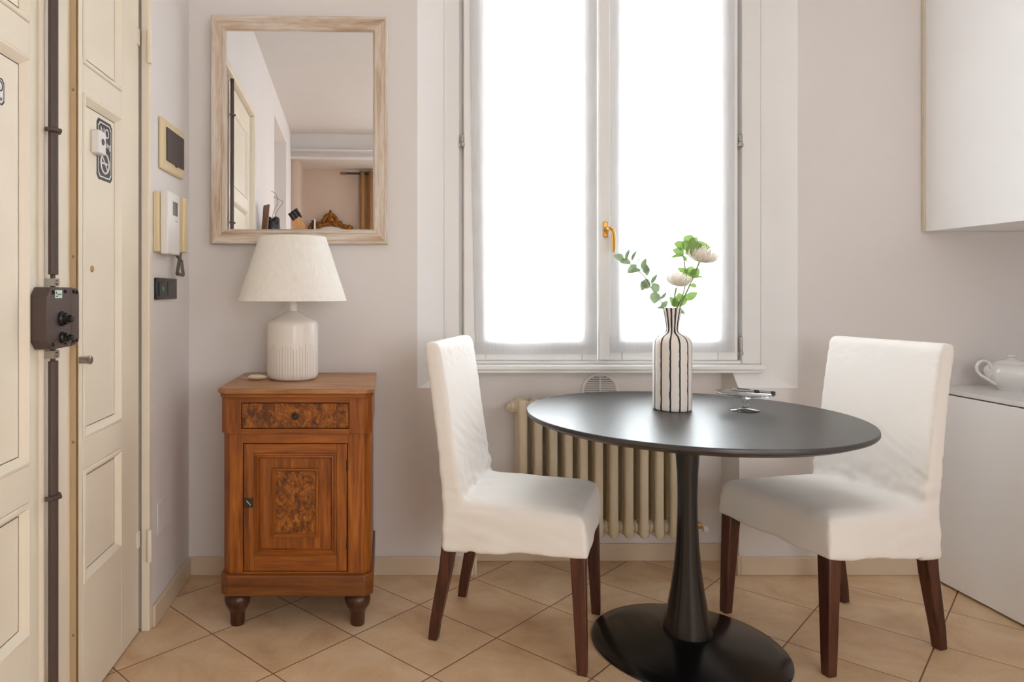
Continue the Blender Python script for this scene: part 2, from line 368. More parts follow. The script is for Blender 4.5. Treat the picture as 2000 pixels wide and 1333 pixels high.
def put(name, g, m, parent=None, bevel=0, smooth=30, seg=2, subsurf=0, label=None, loc=None, norm=True):
    if norm: bmesh.ops.recalc_face_normals(g.b, faces=g.b.faces)
    me = bpy.data.meshes.new(name); g.b.to_mesh(me); g.b.free()
    for x in (m if isinstance(m, (list, tuple)) else [m]): me.materials.append(x)
    for p in me.polygons: p.use_smooth = True
    me.set_sharp_from_angle(angle=radians(smooth))
    o = bpy.data.objects.new(name, me); COL.objects.link(o)
    if parent: o.parent = parent
    if loc: o.location = loc
    if bevel:
        b = o.modifiers.new('bevel', 'BEVEL'); b.width = bevel; b.segments = seg; b.limit_method = 'ANGLE'; b.angle_limit = radians(35); b.harden_normals = False
    if subsurf:
        d = o.modifiers.new('sub', 'SUBSURF'); d.levels = subsurf; d.render_levels = subsurf
    if label: o['label'] = label
    return o

def tag(o, label, cat, group=None, kind=None):
    o['label'] = label; o['category'] = cat
    if group: o['group'] = group
    if kind: o['kind'] = kind
    return o
def thing(name, label, cat, loc=(0, 0, 0), rotz=0, group=None, kind=None):
    o = bpy.data.objects.new(name, None); COL.objects.link(o); o.empty_display_size = .05
    o.location = loc; o.rotation_euler = (0, 0, rotz)
    return tag(o, label, cat, group, kind)
def struct(o, label, cat): return tag(o, label, cat, kind='structure')

def text_mesh(body, size, m, parent, name, mtx, extrude=.0002):
    cu = bpy.data.curves.new(name, 'FONT'); cu.body = body; cu.size = size; cu.extrude = extrude; cu.align_x = 'CENTER'; cu.align_y = 'CENTER'
    tmp = bpy.data.objects.new(name + '_t', cu); COL.objects.link(tmp)
    dg = bpy.context.evaluated_depsgraph_get(); me = bpy.data.meshes.new_from_object(tmp.evaluated_get(dg))
    bpy.data.objects.remove(tmp); me.transform(mtx); me.materials.clear(); me.materials.append(m)
    o = bpy.data.objects.new(name, me); COL.objects.link(o); o.parent = parent
    return o

# ================================================================ THE ROOM
H = 2.87; XL = -.79; XR = 2.75; YB = 2.78; YN = 2.927; YREAR = -2.70
WX0, WX1, WZ1 = .118, 1.631, 2.62     # outer window reveal
FX0, FX1, YF = .231, 1.518, 2.84      # inner reveal at the window frame
NX0, NX1 = .342, 1.399                # radiator niche
g = G(); g.box(XL - .9, XR + .1, YREAR - .2, 3.2, -.08, 0)
fl = put('floor', g, FLOOR); struct(fl, 'peach beige ceramic tile floor laid diagonally', 'floor')
g = G(); g.box(XL - .9, XR + .1, YREAR - .2, 3.2, H, H + .1)
struct(put('ceiling', g, W_CEIL), 'plain white painted ceiling', 'ceiling')

g = G()
g.box(XL - .3, WX0, YB, 3.12, 0, H); g.box(WX1, XR + .1, YB, 3.12, 0, H)
g.box(WX0, WX1, YB, 3.12, WZ1, H)
g.box(NX0, NX1, YN, 3.12, 0, .80)
g.mi = 0
for a, b in ((WX0, NX0), (NX1, WX1)):
    g.prism([(YB, 0), (YB, .742), (YB + .012, .750), (YF, .808), (3.12, .808), (3.12, 0)], a, b, 'x')
g.box(WX0, WX1, YF + .06, 3.12, .79, .829)
g.mi = 1
for a, b, s in ((WX0, FX0, 1), (WX1, FX1, -1)):
    g.prism([(a, YB - .0008), (b, YF), (b, 3.12), (a + s * .001, 3.12), (a + s * .0005, YB - .0008)], .744, WZ1)
g.prism([(YB, WZ1 - .0006), (YF, WZ1 - .06), (3.12, WZ1 - .06), (3.12, WZ1 - .001)], WX0 + .001, WX1 - .001, 'x')
for a, b in ((WX0 + .0005, NX0 + .001), (NX1 - .001, WX1 - .0005)):
    g.prism([(YB + .001, .743), (YB + .012, .7515), (YF, .8095), (YF, .803), (YB + .012, .745)], a, b, 'x')
wb = put('wall_back', g, [W_WALL, W_REV], smooth=20); struct(wb, 'warm off-white wall with the window recess and radiator niche', 'wall')

g = G()
DZ = 2.36; DY0, DY1 = .74, 2.335      # door opening in the left wall
g.box(XL - .3, XL, DY1, 3.12, 0, H); g.box(XL - .3, XL, -.40, DY0, 0, H); g.box(XL - .3, XL, DY0, DY1, DZ, H)
g.box(XL - .8, XL, -1.49, -.40, 2.64, H); g.box(XL - .3, XL, -2.04, -1.49, 0, H)
g.box(XL - .8, XL - .3, -1.55, -1.49, 0, H); g.box(XL - .8, XL - .3, -.40, -.34, 0, H); g.box(XL - .8, XL - .74, -1.55, -.34, 0, H)
g.box(XL - .3, XL - .12, DY0, DY1, 0, DZ)
struct(put('wall_left', g, W_WALL), 'off-white wall holding the entrance door and the intercom', 'wall')
g = G(); g.box(XR, XR + .15, -.2, 3.12, 0, H); g.box(XR, XR + .15, YREAR, -1.8, 0, H); g.box(XR, XR + .15, -1.8, -.2, 0, .85); g.box(XR, XR + .15, -1.8, -.2, 2.45, H)  # opening behind the camera is added for the side fill lamp
struct(put('wall_right', g, W_WALL), 'off-white wall behind the white kitchen cabinets', 'wall')
g = G()
g.box(XL - .3, .5, YREAR - .2, YREAR, 0, H); g.box(2.2, XR, YREAR - .2, YREAR, 0, H)
g.box(.5, 2.2, YREAR - .2, YREAR, 0, .7); g.box(.5, 2.2, YREAR - .2, YREAR, 2.4, H)
g.box(XL - .3, XL + .09, YREAR, -2.07, 0, H)
struct(put('wall_rear', g, W_ALC), 'warm beige alcove wall seen in the mirror', 'wall')
g = G(); g.box(XL, XR, YREAR, -2.04, 2.60, H)
g.prism([(-2.04, 2.69), (-1.985, 2.69), (-1.985, 2.675), (-2.04, 2.655)], XL, XR, 'x')
g.prism([(-2.04, 2.615), (-2.0, 2.615), (-2.0, 2.603), (-2.04, 2.585)], XL, XR, 'x')
struct(put('trim_1', g, W_CEIL, bevel=.003), 'white beam with two thin cornices reflected in the mirror', 'beam')

def baseb(name, segs, label):
    g = G()
    for (x0, x1, y0, y1) in segs: g.box(x0, x1, y0, y1, 0, .073)
    struct(put(name, g, SKIRT, bevel=.003), label, 'baseboard')
T = .012
baseb('baseboard_back', [(XL, NX0 + .0, YB - T, YB), (NX0, NX1, YN - T, YN), (NX1 - T, NX1, YB - T, YN - T), (NX1, 2.13, YB - T, YB), (NX0, NX0 + T, YB - T, YN - T)], 'beige ceramic baseboard along the window wall')
baseb('baseboard_left', [(XL, XL + T, 2.342, YB - T)], 'beige ceramic baseboard beside the entrance door')

# ---------------------------------------------------------------- window
win = thing('window_1', 'white double-leaf window above the radiator', 'window', (0, 0, 0), kind='structure')
g = G()
g.box(FX0, .292, YF, 2.93, .831, 2.58); g.box(1.440, FX1, YF, 2.93, .831, 2.58)
g.box(.292, 1.440, YF + .004, 2.93, .831, .846); g.box(.292, 1.440, YF + .004, 2.93, 2.52, 2.58)
g.box(.292, .31, YF + .03, 2.93, .846, 2.52); g.box(1.420, 1.440, YF + .03, 2.93, .846, 2.52)
g.box(FX0 - .004, FX0 + .008, YF - .004, YF + .01, .80, 2.58)
put('window_frame', g, WINP, win, bevel=.004)
g = G(); g.box(.293, 1.512, 2.792, YF + .02, .811, .831)
put('window_sill', g, WINP, win, bevel=.005, seg=3)
g = G(); g.box(.293, 1.508, 2.80, YF + .02, .799, .811); put('sill_moulding', g, WINP, win, bevel=.003)
def leaf(x0, x1, gx0, gx1, extra=None):
    g = G(); a, b = YF - .006, YF + .045
    g.box(x0, gx0, a, b, .847, 2.515); g.box(gx1, x1, a, b, .847, 2.515)
    g.box(gx0, gx1, a, b, .847, .928); g.box(gx0, gx1, a, b, 2.44, 2.515)
    g.ringframe(gx0 - .001, gx1 + .001, .927, 2.441, [(0, 0), (.004, .003), (.012, -.01), (.012, -.03)], y=a)
    if extra: g.box(*extra)
    o = put('window_leaf', g, WINP, win, bevel=.004)
    g = G(); g.box(gx0, gx1, YF + .02, YF + .024, .928, 2.44); put('glass_pane', g, GLASSW, o)
    return o
l1 = leaf(.309, .851, .398, .789)
l2 = leaf(.855, 1.421, .950, 1.340, (.853, .897, YF - .022, YF, .85, 2.51))
# window hinges
for (x, z0, z1, l) in ((.302, .868, .925, l1), (.302, 1.714, 1.765, l1), (1.431, .868, .945, l2), (1.431, 1.714, 1.765, l2)):
    g = G(); g.lathe([(.002, z0), (.007, z0 + .002), (.007, z0 + .018), (.0045, z0 + .02), (.0065, z0 + .022), (.0065, z1 - .003), (.002, z1)], 14, (x, YF - .008, 0))
    g.box(x - .012, x + .012, YF - .006, YF, z0, z0 + .014)
    put('hinge', g, STEEL, l)
# brass handle
g = G(); g.box(.868, .887, YF - .028, YF - .022, 1.345, 1.408)
hp = put('handle_plate', g, BRASS, win, bevel=.006, seg=3)
g = G()
g.tube([(.8775, YF - .026, 1.378), (.8775, YF - .052, 1.378), (.882, YF - .062, 1.377), (.890, YF - .066, 1.373), (.897, YF - .066, 1.360), (.899, YF - .064, 1.335), (.900, YF - .06, 1.30), (.899, YF - .058, 1.283)], [.008, .008, .009, .009, .008, .0075, .007, .005], 12)
put('window_handle', g, BRASS, hp, smooth=60)

def curtain(x0, x1, z0, z1, yy, lean, label, seed):
    c = thing('sheer_curtain', label, 'curtain', (0, 0, 0))
    nse = lambda u, v: .004 * sin(u * 9 + seed) + .0035 * noise.noise(Vector((u * 5, v * 1.2, seed)))
    def pos(u, v, off=0):
        x = x0 + (x1 - x0) * u + lean * (1 - u) * v - .004 * sin(v * 3) * (1 - u)
        return (x, yy + nse(u, v) + off, z0 + (z1 - z0) * v)
    g = G(); g.grid(lambda u, v: pos(u, v), 60, 50); put('fabric', g, SHEER, c, smooth=80)
    g = G()
    wd = .036 / (x1 - x0)
    g.grid(lambda u, v: pos(u * wd, v, .0025), 6, 50); g.grid(lambda u, v: pos(1 - u * wd, v, .0025), 6, 50)
    g.grid(lambda u, v: pos(u, v * .030, .0035), 60, 4)
    put('hem', g, HEM, c, smooth=80)
    g = G(); g.tube([(x0 - .01, yy, z1 + .002), (x1 + .01, yy, z1 + .002)], .005, 10)
    for x in (x0 - .005, x1 + .005): g.box(x - .004, x + .004, yy - .004, YF - .004, z1 - .006, z1 + .01)
    put('curtain_rod', g, BRASS, c)
curtain(.357, .843, .873, 2.46, YF - .020, -.022, 'white sheer curtain on the left window leaf', 1.3)
curtain(.900, 1.402, .880, 2.46, YF - .020, .0, 'white sheer curtain on the right window leaf, beside the brass handle', 4.1)

# outside: pale plastered facade across the street is lost in the light; the balcony-less opening shows bright sky only

# vent
vt = thing('vent_grille', 'round white slotted wall vent half hidden behind the black tabletop', 'vent', (.888, YN, .708))
g = G(); g.lathe([(.066, .0), (.066, -.006), (.070, -.009), (.078, -.008), (.081, 0)], 48, (0, 0, 0), 'y', cap0=False, cap1=False)
put('rim', g, WHITEP, vt)
g = G(); 
for k in range(-7, 8):
    z = k * .0092; hw = sqrt(max(.0665**2 - z * z, 1e-5))
    g.prism([(-.007, z - .0012), (-.001, z + .0035), (-.001, z + .0015), (-.007, z - .0032)], -hw, hw, 'x')
g.box(-.002, .002, -.0085, -.001, -.066, .066)
put('slat', g, WHITEP, vt)
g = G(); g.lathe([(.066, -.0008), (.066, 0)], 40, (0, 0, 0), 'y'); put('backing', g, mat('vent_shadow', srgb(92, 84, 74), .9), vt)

# ---------------------------------------------------------------- radiator
rad = thing('radiator', 'cream cast-iron column radiator under the window sill', 'radiator', (.515, 2.80, 0))
g0 = G(); pitch = .061; cw = .0178
for yc in (.018, .058, .098):
    pr = [(yc, .127)]
    g0.b.verts.index_update()
    pts = [(pitch / 2, yc, .158), (pitch / 2, yc, .20), (pitch / 2, yc, .62), (pitch / 2, yc, .660)]
    # flattened column: superellipse section
    rings = []
    for (x, y, z), k in zip([(pitch/2, yc, .128), (pitch/2, yc, .134), (pitch/2, yc, .150), (pitch/2, yc, .200), (pitch/2, yc, .620), (pitch/2, yc, .668), (pitch/2, yc, .684), (pitch/2, yc, .690)], (.35, .75, 1.0, .96, .96, 1.0, .75, .35)):
        rings.append([g0.b.verts.new((x + cw * k * (abs(cos(a))**.7) * (1 if cos(a) >= 0 else -1), y + .0165 * k * (abs(sin(a))**.7) * (1 if sin(a) >= 0 else -1), z)) for a in [2*pi*i/16 for i in range(16)]])
    for r in range(len(rings) - 1):
        for i in range(16): g0.face([rings[r][i], rings[r][(i+1) % 16], rings[r+1][(i+1) % 16], rings[r+1][i]])
    g0.face(rings[0][::-1]); g0.face(rings[-1])
for zc in (.168, .655):
    g0.box(pitch/2 - .013, pitch/2 + .013, .012, .104, zc - .026, zc + .026)
    g0.lathe([(.022, 0), (.026, .004), (.026, pitch - .004), (.022, pitch)], 20, (0, .058, zc), 'x')
sec = put('radiator_section', g0, RADP, rad, bevel=.003, smooth=50)
for k in range(1, 12):
    c = sec.copy(); COL.objects.link(c); c.parent = rad; c.location = (k * pitch, 0, 0)
g = G(); g.lathe([(.024, .0), (.024, -.012), (.016, -.013), (.016, -.024), (.010, -.028)], 8, (0, .058, .655), 'x'); put('end_plug', g, RADP, rad)
xe = 12 * pitch
g = G(); g.lathe([(.018, 0), (.018, .012), (.012, .013), (.012, .034)], 12, (xe, .058, .168), 'x')
g.tube([(xe + .028, .058, .168), (xe + .034, .09, .168), (xe + .034, .116, .168)], .009, 10)
put('valve_body', g, BRASS, rad)
g = G(); g.lathe([(.008, .034), (.013, .036), (.014, .052), (.009, .058)], 14, (xe, .045, .160), 'x'); put('valve_cap', g, WHITEP, rad)
for x in (.09, .64):
    g = G(); g.box(x - .008, x + .008, .09, .1255, .60, .62); put('wall_bracket', g, RADP, rad)

# ---------------------------------------------------------------- left door
D = thing('door_1', 'cream panelled double entrance door with a brown surface lock', 'door', (0, 0, 0), kind='structure')
XD = -.82
g = G()
g.box(XL - .027, XL + .002, 2.312, 2.3365, 0, DZ + .0); g.box(XL - .06, XL + .002, .74, .80, 0, DZ); g.box(XL - .06, XL + .002, .80, 2.312, DZ - .045, DZ)
put('door_frame', g, DOORP, D, bevel=.004)
PR = [(0, .0), (.003, .004), (.009, .005), (.016, -.002), (.024, -.012), (.026, -.012)]
def doorleaf(y0, y1, panels, py0, py1, name='door_leaf'):
    g = G(); xb = XD - .045
    ys = [y0, py0, py1, y1]; 
    g.box(xb, XD, y0, py0, .006, DZ - .05); g.box(xb, XD, py1, y1 if y1 < 2 else 2.302, .006, DZ - .05)
    zs = [.006]
    for a, b in panels: zs += [a, b]
    zs.append(DZ - .05)
    for i in range(0, len(zs), 2): g.box(xb, XD, py0, py1, zs[i], zs[i+1])
    o = put(name, g, DOORP, D, bevel=.0015)
    for a, b in panels:
        g = G(); g.ringframe_x(py0, py1, a, b, PR, XD); g.box(xb + .008, XD - .012, py0 + .002, py1 - .002, a + .002, b - .002)
        put('door_panel', g, DOORP, o, smooth=20, norm=False)
    return o
PAN = [(.337, .6457), (.7297, 1.665), (1.7426, 2.20)]
rl = doorleaf(1.844, 2.306, PAN, 1.881, 2.152)
ll = doorleaf(.805, 1.668, PAN, .90, 1.60)
g = G(); g.box(XD - .05, XD - .0178, 1.776, 1.844, .006, DZ - .05); put('edge_board', g, DOORP, rl, bevel=.002)
g = G(); g.box(XD - .017, XD + .0015, 1.8425, 1.8445, .02, DZ - .06); g.box(XD + .0, XD + .0015, 1.8425, 1.852, .02, DZ - .06); 
so = put('edge_strip', g, DOORT, rl)
for z in (.22, .73, 1.22, 1.66, 2.1):
    g = G(); g.lathe([(.004, 0), (.003, -.0015), (.001, -.002)], 10, (XD - .009, 1.8425, z), 'y'); put('screw', g, mat('tan_screw', srgb(150, 124, 90), .4), so)
# astragal of the left leaf: rounded bead and flat strip
g = G(); g.tube([(XD + .000, 1.652, .006), (XD + .000, 1.652, DZ - .05)], .009, 12); g.box(XD - .03, XD + .001, 1.668, 1.731, .006, DZ - .05)
put('meeting_bead', g, DOORP, ll, bevel=.0)
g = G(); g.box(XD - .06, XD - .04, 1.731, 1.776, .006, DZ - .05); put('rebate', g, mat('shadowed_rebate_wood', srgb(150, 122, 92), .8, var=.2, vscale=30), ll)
# hinges
for z in (.245, 1.99 - .0):
    pass
for z0, z1 in ((.232, .340), (1.880, 1.993)):
    g = G()
    g.lathe([(.003, z0), (.0085, z0 + .002), (.0085, (z0+z1)/2 - .001), (.007, (z0+z1)/2), (.0085, (z0+z1)/2 + .001), (.0085, z1 - .002), (.003, z1)], 16, (XL + .003, 2.309, 0))
    g.box(XL - .004, XL + .005, 2.312, 2.324, z0 + .002, (z0+z1)/2)
    g.box(XD - .002, XD + .004, 2.284, 2.304, (z0+z1)/2, z1 - .002)
    put('hinge', g, DOORP, D, bevel=.001)
# lock
def octa(y0, y1, z0, z1, c): return [(y0 + c, z0), (y1, z0), (y1, z1), (y0 + c, z1), (y0, z1 - c), (y0, z0 + c)]
XLK = -.780
g = G(); g.prism(octa(1.600, 1.722, .993, 1.138, .021), XD + .0005, XLK, 'x'); lk = put('lock_box', g, LOCKM, D, bevel=.0015)
g = G(); g.prism([(1.724, .993), (1.757, .996), (1.768, 1.008), (1.768, 1.123), (1.757, 1.135), (1.724, 1.138)], XD - .016, XLK, 'x'); put('strike_box', g, LOCKM, D, bevel=.0015)
for (y, z, r, s) in ((1.672, 1.063, .018, 1), (1.674, 1.018, .014, .8)):
    g = G(); g.lathe([(r, 0), (r, .004), (r * .8, .008), (r * .78, .016), (r * .5, .017), (r * .5, .026), (r * .38, .028), (r*.1, .028)], 24, (XLK, y, z), 'x'); put('lock_knob', g, BLACKP, lk)
for (y, z) in ((1.628, 1.126), (1.690, 1.128), (1.628, 1.004), (1.690, 1.004), (1.734, 1.128), (1.752, 1.126), (1.734, 1.005), (1.752, 1.006)):
    g = G(); g.lathe([(.005, 0), (.0045, .003), (.002, .005)], 12, (XLK, y, z), 'x'); put('screw', g, BLACKP, lk)
g = G(); g.box(XLK, XLK + .0006, 1.639, 1.674, 1.112, 1.131); st = put('sticker', g, mat('mint_sticker', srgb(206, 226, 216), .5), lk, label='pale mint sticker')
g = G()
for (a, b, c, d) in ((1.643, 1.648, 1.122, 1.128), (1.651, 1.670, 1.1195, 1.1225), (1.643, 1.652, 1.115, 1.118)): g.box(XLK + .0006, XLK + .0009, a, b, c, d)
put('sticker_mark', g, mat('teal_ink', srgb(52, 96, 92), .6), st)
# lock bars
def bar(z0, z1, up):
    g = G(); X0 = -.792; Y0 = 1.662; w_ = .012
    sec_ = [(X0 - .010, Y0 - w_), (X0 - .002, Y0 - w_ - .0015), (X0 + .006, Y0 - w_ * .6), (X0 + .009, Y0), (X0 + .006, Y0 + w_ * .6), (X0 - .002, Y0 + w_ + .0015), (X0 - .010, Y0 + w_)]
    g.prism(sec_, z0 if not up else z0 + .03, z1 if up else z1 - .03)
    e = (z0, z0 + .03) if up else (z1 - .03, z1)
    g.prism([(X0 - .008, Y0 - .006), (X0, Y0 - .006), (X0, Y0 + .006), (X0 - .008, Y0 + .006)], e[0], e[1])
    o = put('lock_bar', g, LOCKM, D, bevel=.001, smooth=40)
    g = G(); zz = 1.150 if up else .978
    g.box(X0 - .02, X0 + .004, Y0 - .012, Y0 + .016, zz - .009, zz + .009); g.lathe([(.006, 0), (.006, .004)], 12, (X0 + .004, Y0 + .003, zz), 'x'); put('end_catch', g, STEEL, o)
    for z in ((1.51, 2.1) if up else (.64, .12)):
        g = G(); g.tube([(X0 - .012, Y0 - .022, z), (X0 + .002, Y0 - .019, z), (X0 + .013, Y0, z), (X0 + .002, Y0 + .019, z), (X0 - .012, Y0 + .022, z)], .0055, 10); put('guide_ring', g, LOCKM, o)
bar(1.138, 2.30, True); bar(.02, .993, False)
# cylinder knob, peep hole, bell, stickers
g = G(); g.lathe([(.010, 0), (.010, .022), (.0115, .023), (.0115, .030), (.009, .032)], 20, (XD, 1.862, .945), 'x'); put('cylinder_knob', g, STEEL, D)
g = G(); g.lathe([(.010, 0), (.009, .003), (.005, .0035), (.004, .001), (.001, .001)], 20, (XD - .012, 1.965, 1.191), 'x'); put('peephole', g, mat('old_brass', srgb(190, 160, 120), .4, metal=.5), D)
xp = XD - .012
g = G(); g.box(xp, xp + .024, 1.958, 2.008, 1.517, 1.583); bl = put('door_sensor', g, WHITEP, D, bevel=.004, label='white plastic sensor with a grey dot')
g = G(); g.lathe([(.0095, 0), (.009, .0015), (.001, .0015)], 20, (xp + .024, 1.984, 1.552), 'x'); put('sensor_dot', g, mat('grey_rubber', srgb(92, 92, 92), .6), bl)
INK = mat('sign_black', srgb(44, 42, 46), .5); PAP = mat('sign_white', srgb(238, 236, 234), .5)
def sticker(y0, y1, z0, z1, c, x, inset=.006):
    oc = lambda i: [(y0 + i + c, z0 + i), (y1 - i - c, z0 + i), (y1 - i, z0 + i + c), (y1 - i, z1 - i - c), (y1 - i - c, z1 - i), (y0 + i + c, z1 - i), (y0 + i, z1 - i - c), (y0 + i, z0 + i + c)]
    g = G(); g.prism(oc(0), x, x + .001, 'x')
    a = oc(inset); b = oc(inset + .0035); g.mi = 1
    A = [g.b.verts.new((x + .0013, *p)) for p in a]; B = [g.b.verts.new((x + .0013, *p)) for p in b]
    for i in range(8): g.face([A[i], A[(i+1) % 8], B[(i+1) % 8], B[i]])
    return g
sg = put('no_smoking_sign', sticker(1.998, 2.108, 1.452, 1.628, .012, xp, .008), [INK, PAP], D, label='black and white no smoking sticker', norm=False)
rot = Matrix(((0, 0, 1, 0), (1, 0, 0, 0), (0, 1, 0, 0), (0, 0, 0, 1)))
text_mesh('NO', .040, PAP, sg, 'sign_text', Matrix.Translation((xp + .0014, 2.053, 1.592)) @ rot)
text_mesh('smoking', .026, PAP, sg, 'sign_text', Matrix.Translation((xp + .0014, 2.053, 1.560)) @ rot)
g = G(); cy, cz = 2.053, 1.503
g.tube([(xp + .0014, cy + .029 * cos(2*pi*i/32), cz + .029 * sin(2*pi*i/32)) for i in range(32)], .0028, 6, close=True)
g.tube([(xp + .0014, cy - .019, cz + .019), (xp + .0014, cy + .019, cz - .019)], .0024, 6)
g.box(xp + .001, xp + .0016, cy - .019, cy + .010, cz - .003, cz + .003); g.box(xp + .001, xp + .0016, cy + .012, cy + .019, cz - .003, cz + .003)
put('sign_symbol', g, PAP, sg)
s2 = put('door_sticker', sticker(1.40, 1.518, 1.526, 1.590, .008, xp, .003), [PAP, INK], D, norm=False, label='white sticker with black border')
text_mesh('D', .035, INK, s2, 'sticker_text', Matrix.Translation((xp + .0014, 1.498, 1.568)) @ rot)
text_mesh('ww', .018, INK, s2, 'sticker_text', Matrix.Translation((xp + .0014, 1.494, 1.543)) @ rot)

# ---------------------------------------------------------------- left wall devices
t = thing('wall_panel', 'beige-framed brown wall plate above the intercom', 'wall plate', (XL, 0, 0))
g = G(); g.box(.0005, .014, 2.405, 2.668, 1.552, 1.732); put('frame_plate', g, BEIGEP, t, bevel=.008, seg=3)
g = G(); g.box(.014, .018, 2.45, 2.655, 1.587, 1.705); ins = put('cover', g, DKBROWN, t, bevel=.002)
g = G(); g.box(.018, .019, 2.545, 2.565, 1.580, 1.587); put('latch', g, DKBROWN, ins)
t = thing('intercom', 'white and cream wall intercom with handset', 'intercom', (XL, 0, 0))
g = G(); g.box(.0005, .018, 2.352, 2.60, 1.262, 1.464); put('back_plate', g, BEIGEP, t, bevel=.003)
g = G(); g.box(.018, .045, 2.372, 2.508, 1.256, 1.471); bd = put('body', g, WHITEP, t, bevel=.004)
g = G(); g.box(.045, .0458, 2.425, 2.478, 1.392, 1.440); put('screen', g, mat('dark_screen', srgb(52, 52, 56), .2), bd)
g = G(); g.box(.045, .0455, 2.455, 2.475, 1.372, 1.375); put('maker_mark', g, mat('grey_print', srgb(150, 150, 150), .5), bd)
g = G(); g.box(.018, .052, 2.536, 2.588, 1.268, 1.468); put('handset', g, BEIGEP, t, bevel=.006, seg=3)
path = []
P0 = [Vector((.03, 2.562, 1.268)), Vector((.032, 2.545, 1.24)), Vector((.034, 2.510, 1.190)), Vector((.034, 2.585, 1.188)), Vector((.032, 2.568, 1.238)), Vector((.026, 2.525, 1.262))]
cum = [0]
for a, b in zip(P0, P0[1:]): cum.append(cum[-1] + (b - a).length)
nn = 420
for i in range(nn + 1):
    s_ = cum[-1] * i / nn; k = max(j for j in range(len(P0) - 1) if cum[j] <= s_ + 1e-9)
    q = (s_ - cum[k]) / max(cum[k+1] - cum[k], 1e-6); c = P0[k].lerp(P0[k+1], min(q, 1)); tdir = (P0[k+1] - P0[k]).normalized()
    a = tdir.cross(Vector((1, 0, 0))).normalized(); b = tdir.cross(a)
    ph = s_ / .0042 * 2 * pi; path.append(c + (a * cos(ph) + b * sin(ph)) * .0055)
g = G(); g.tube(path, .0015, 5); put('coiled_cord', g, mat('grey_cord', srgb(112, 104, 96), .5), t)
t = thing('light_switch', 'black wall switch with a green glowing dot below the intercom', 'switch', (XL, 0, 0))
g = G(); g.box(.0005, .010, 2.362, 2.590, 1.099, 1.174); put('switch_plate', g, BLACKP, t, bevel=.003)
g = G(); g.box(.010, .013, 2.385, 2.468, 1.112, 1.160); r1 = put('rocker', g, mat('charcoal_plastic', srgb(44, 44, 46), .35), t, bevel=.002)
g = G(); g.lathe([(.009, 0), (.008, .0012), (.001, .0012)], 16, (.013, 2.42, 1.136), 'x'); put('pilot_dot', g, mat('green_lens', srgb(60, 150, 70), .3), r1)
g = G(); g.box(.010, .013, 2.476, 2.56, 1.112, 1.160); put('rocker', g, mat('charcoal_plastic_b', srgb(44, 44, 46), .35), t, bevel=.002)
g = G(); g.box(XL + .0005, XL + .004, 2.392, 2.535, .292, .402)
tag(put('blank_wall_plate', g, mat('wall_white_plate', srgb(236, 232, 230), .6), bevel=.002), 'white blank cover plate low on the left wall', 'cover plate')

# ---------------------------------------------------------------- mirror
MC = Vector((-.3455, 2.752, 1.7616))
mi = thing('wall_mirror', 'rectangular wall mirror in a whitewashed wooden frame above the lamp', 'mirror', MC, radians(1.5))
hw, hh = .3465, .4485
g = G(); g.ringframe(-hw, hw, -hh, hh, [(.002, -.018), (0, -.014), (0, .008), (.003, .012), (.012, .013), (.016, .009), (.040, .005), (.044, .009), (.052, .009), (.0585, -.001), (.0585, -.008)], y=0, hv=(1, 0))
put('frame', g, [WASHV, WASHH], mi, smooth=15)
g = G(); g.box(-hw + .055, hw - .055, .002, .006, -hh + .055, hh - .055); put('mirror_glass', g, MIRR, mi)
mi.rotation_euler = (radians(-.25), 0, radians(1.5))

# ---------------------------------------------------------------- bedside cabinet
XC = -.304; ns = thing('bedside_cabinet', 'honey-coloured antique wooden bedside cabinet with one drawer and one door', 'cabinet', (XC, 0, 0))
def oct_(hx, y0, y1, c): return [(-hx + c, y0), (hx - c, y0), (hx, y0 + c), (hx, y1), (-hx, y1), (-hx, y0 + c)]
YBK = 2.762
g = G(); g.prism(oct_(.2605, 2.294, YBK, .030), .789, .8065); top = put('top', g, OAKTOP, ns, bevel=.006, seg=4)
g = G(); g.prism(oct_(.2555, 2.308, YBK, .028), .774, .789); put('top_moulding', g, OAKX, ns, bevel=.004, seg=3)
# frieze
dx0, dx1, dz0, dz1 = -.181, .174, .672, .754
g = G(); g.prism(oct_(.252, 2.345, YBK, .024), .652, .774); put('core', g, DARKGAP, ns)
def corner(h0, h1, hx, yf, c, ix, m, name):
    for s in (-1, 1):
        g = G(); i_ = ix[0] if s < 0 else ix[1]
        pl = [(s * hx, yf + c), (s * (hx - c), yf), (i_, yf), (i_, yf + .028), (s * hx, yf + .028)]
        g.prism(pl, h0, h1); g.box(min(s*hx, s*(hx-.01)), max(s*hx, s*(hx-.01)), yf + .028, YBK, h0, h1)
        put(name, g, m, ns, bevel=.0015)
corner(.653, .774, .2525, 2.325, .024, (dx0 - .002, dx1 + .002), OAKH, 'frieze_post')
g = G(); g.box(dx0 - .002, dx1 + .002, 2.325, 2.35, .757, .774); put('frieze_rail', g, OAKX, ns, bevel=.001)
g = G(); g.box(dx0 - .002, dx1 + .002, 2.325, 2.35, .653, .670); put('frieze_rail', g, OAKX, ns, bevel=.001)
g = G(); g.box(dx0, dx1, 2.328, 2.345, dz0, dz1); dr = put('drawer', g, BURL, ns, bevel=.001, label='drawer front in dark burl veneer')
g = G(); g.lathe([(.0125, 0), (.0125, -.002), (.010, -.004), (.008, -.003), (.004, -.006), (.001, -.006)], 20, (-.004, 2.328, .711), 'y'); put('keyhole_rose', g, IRON, dr)
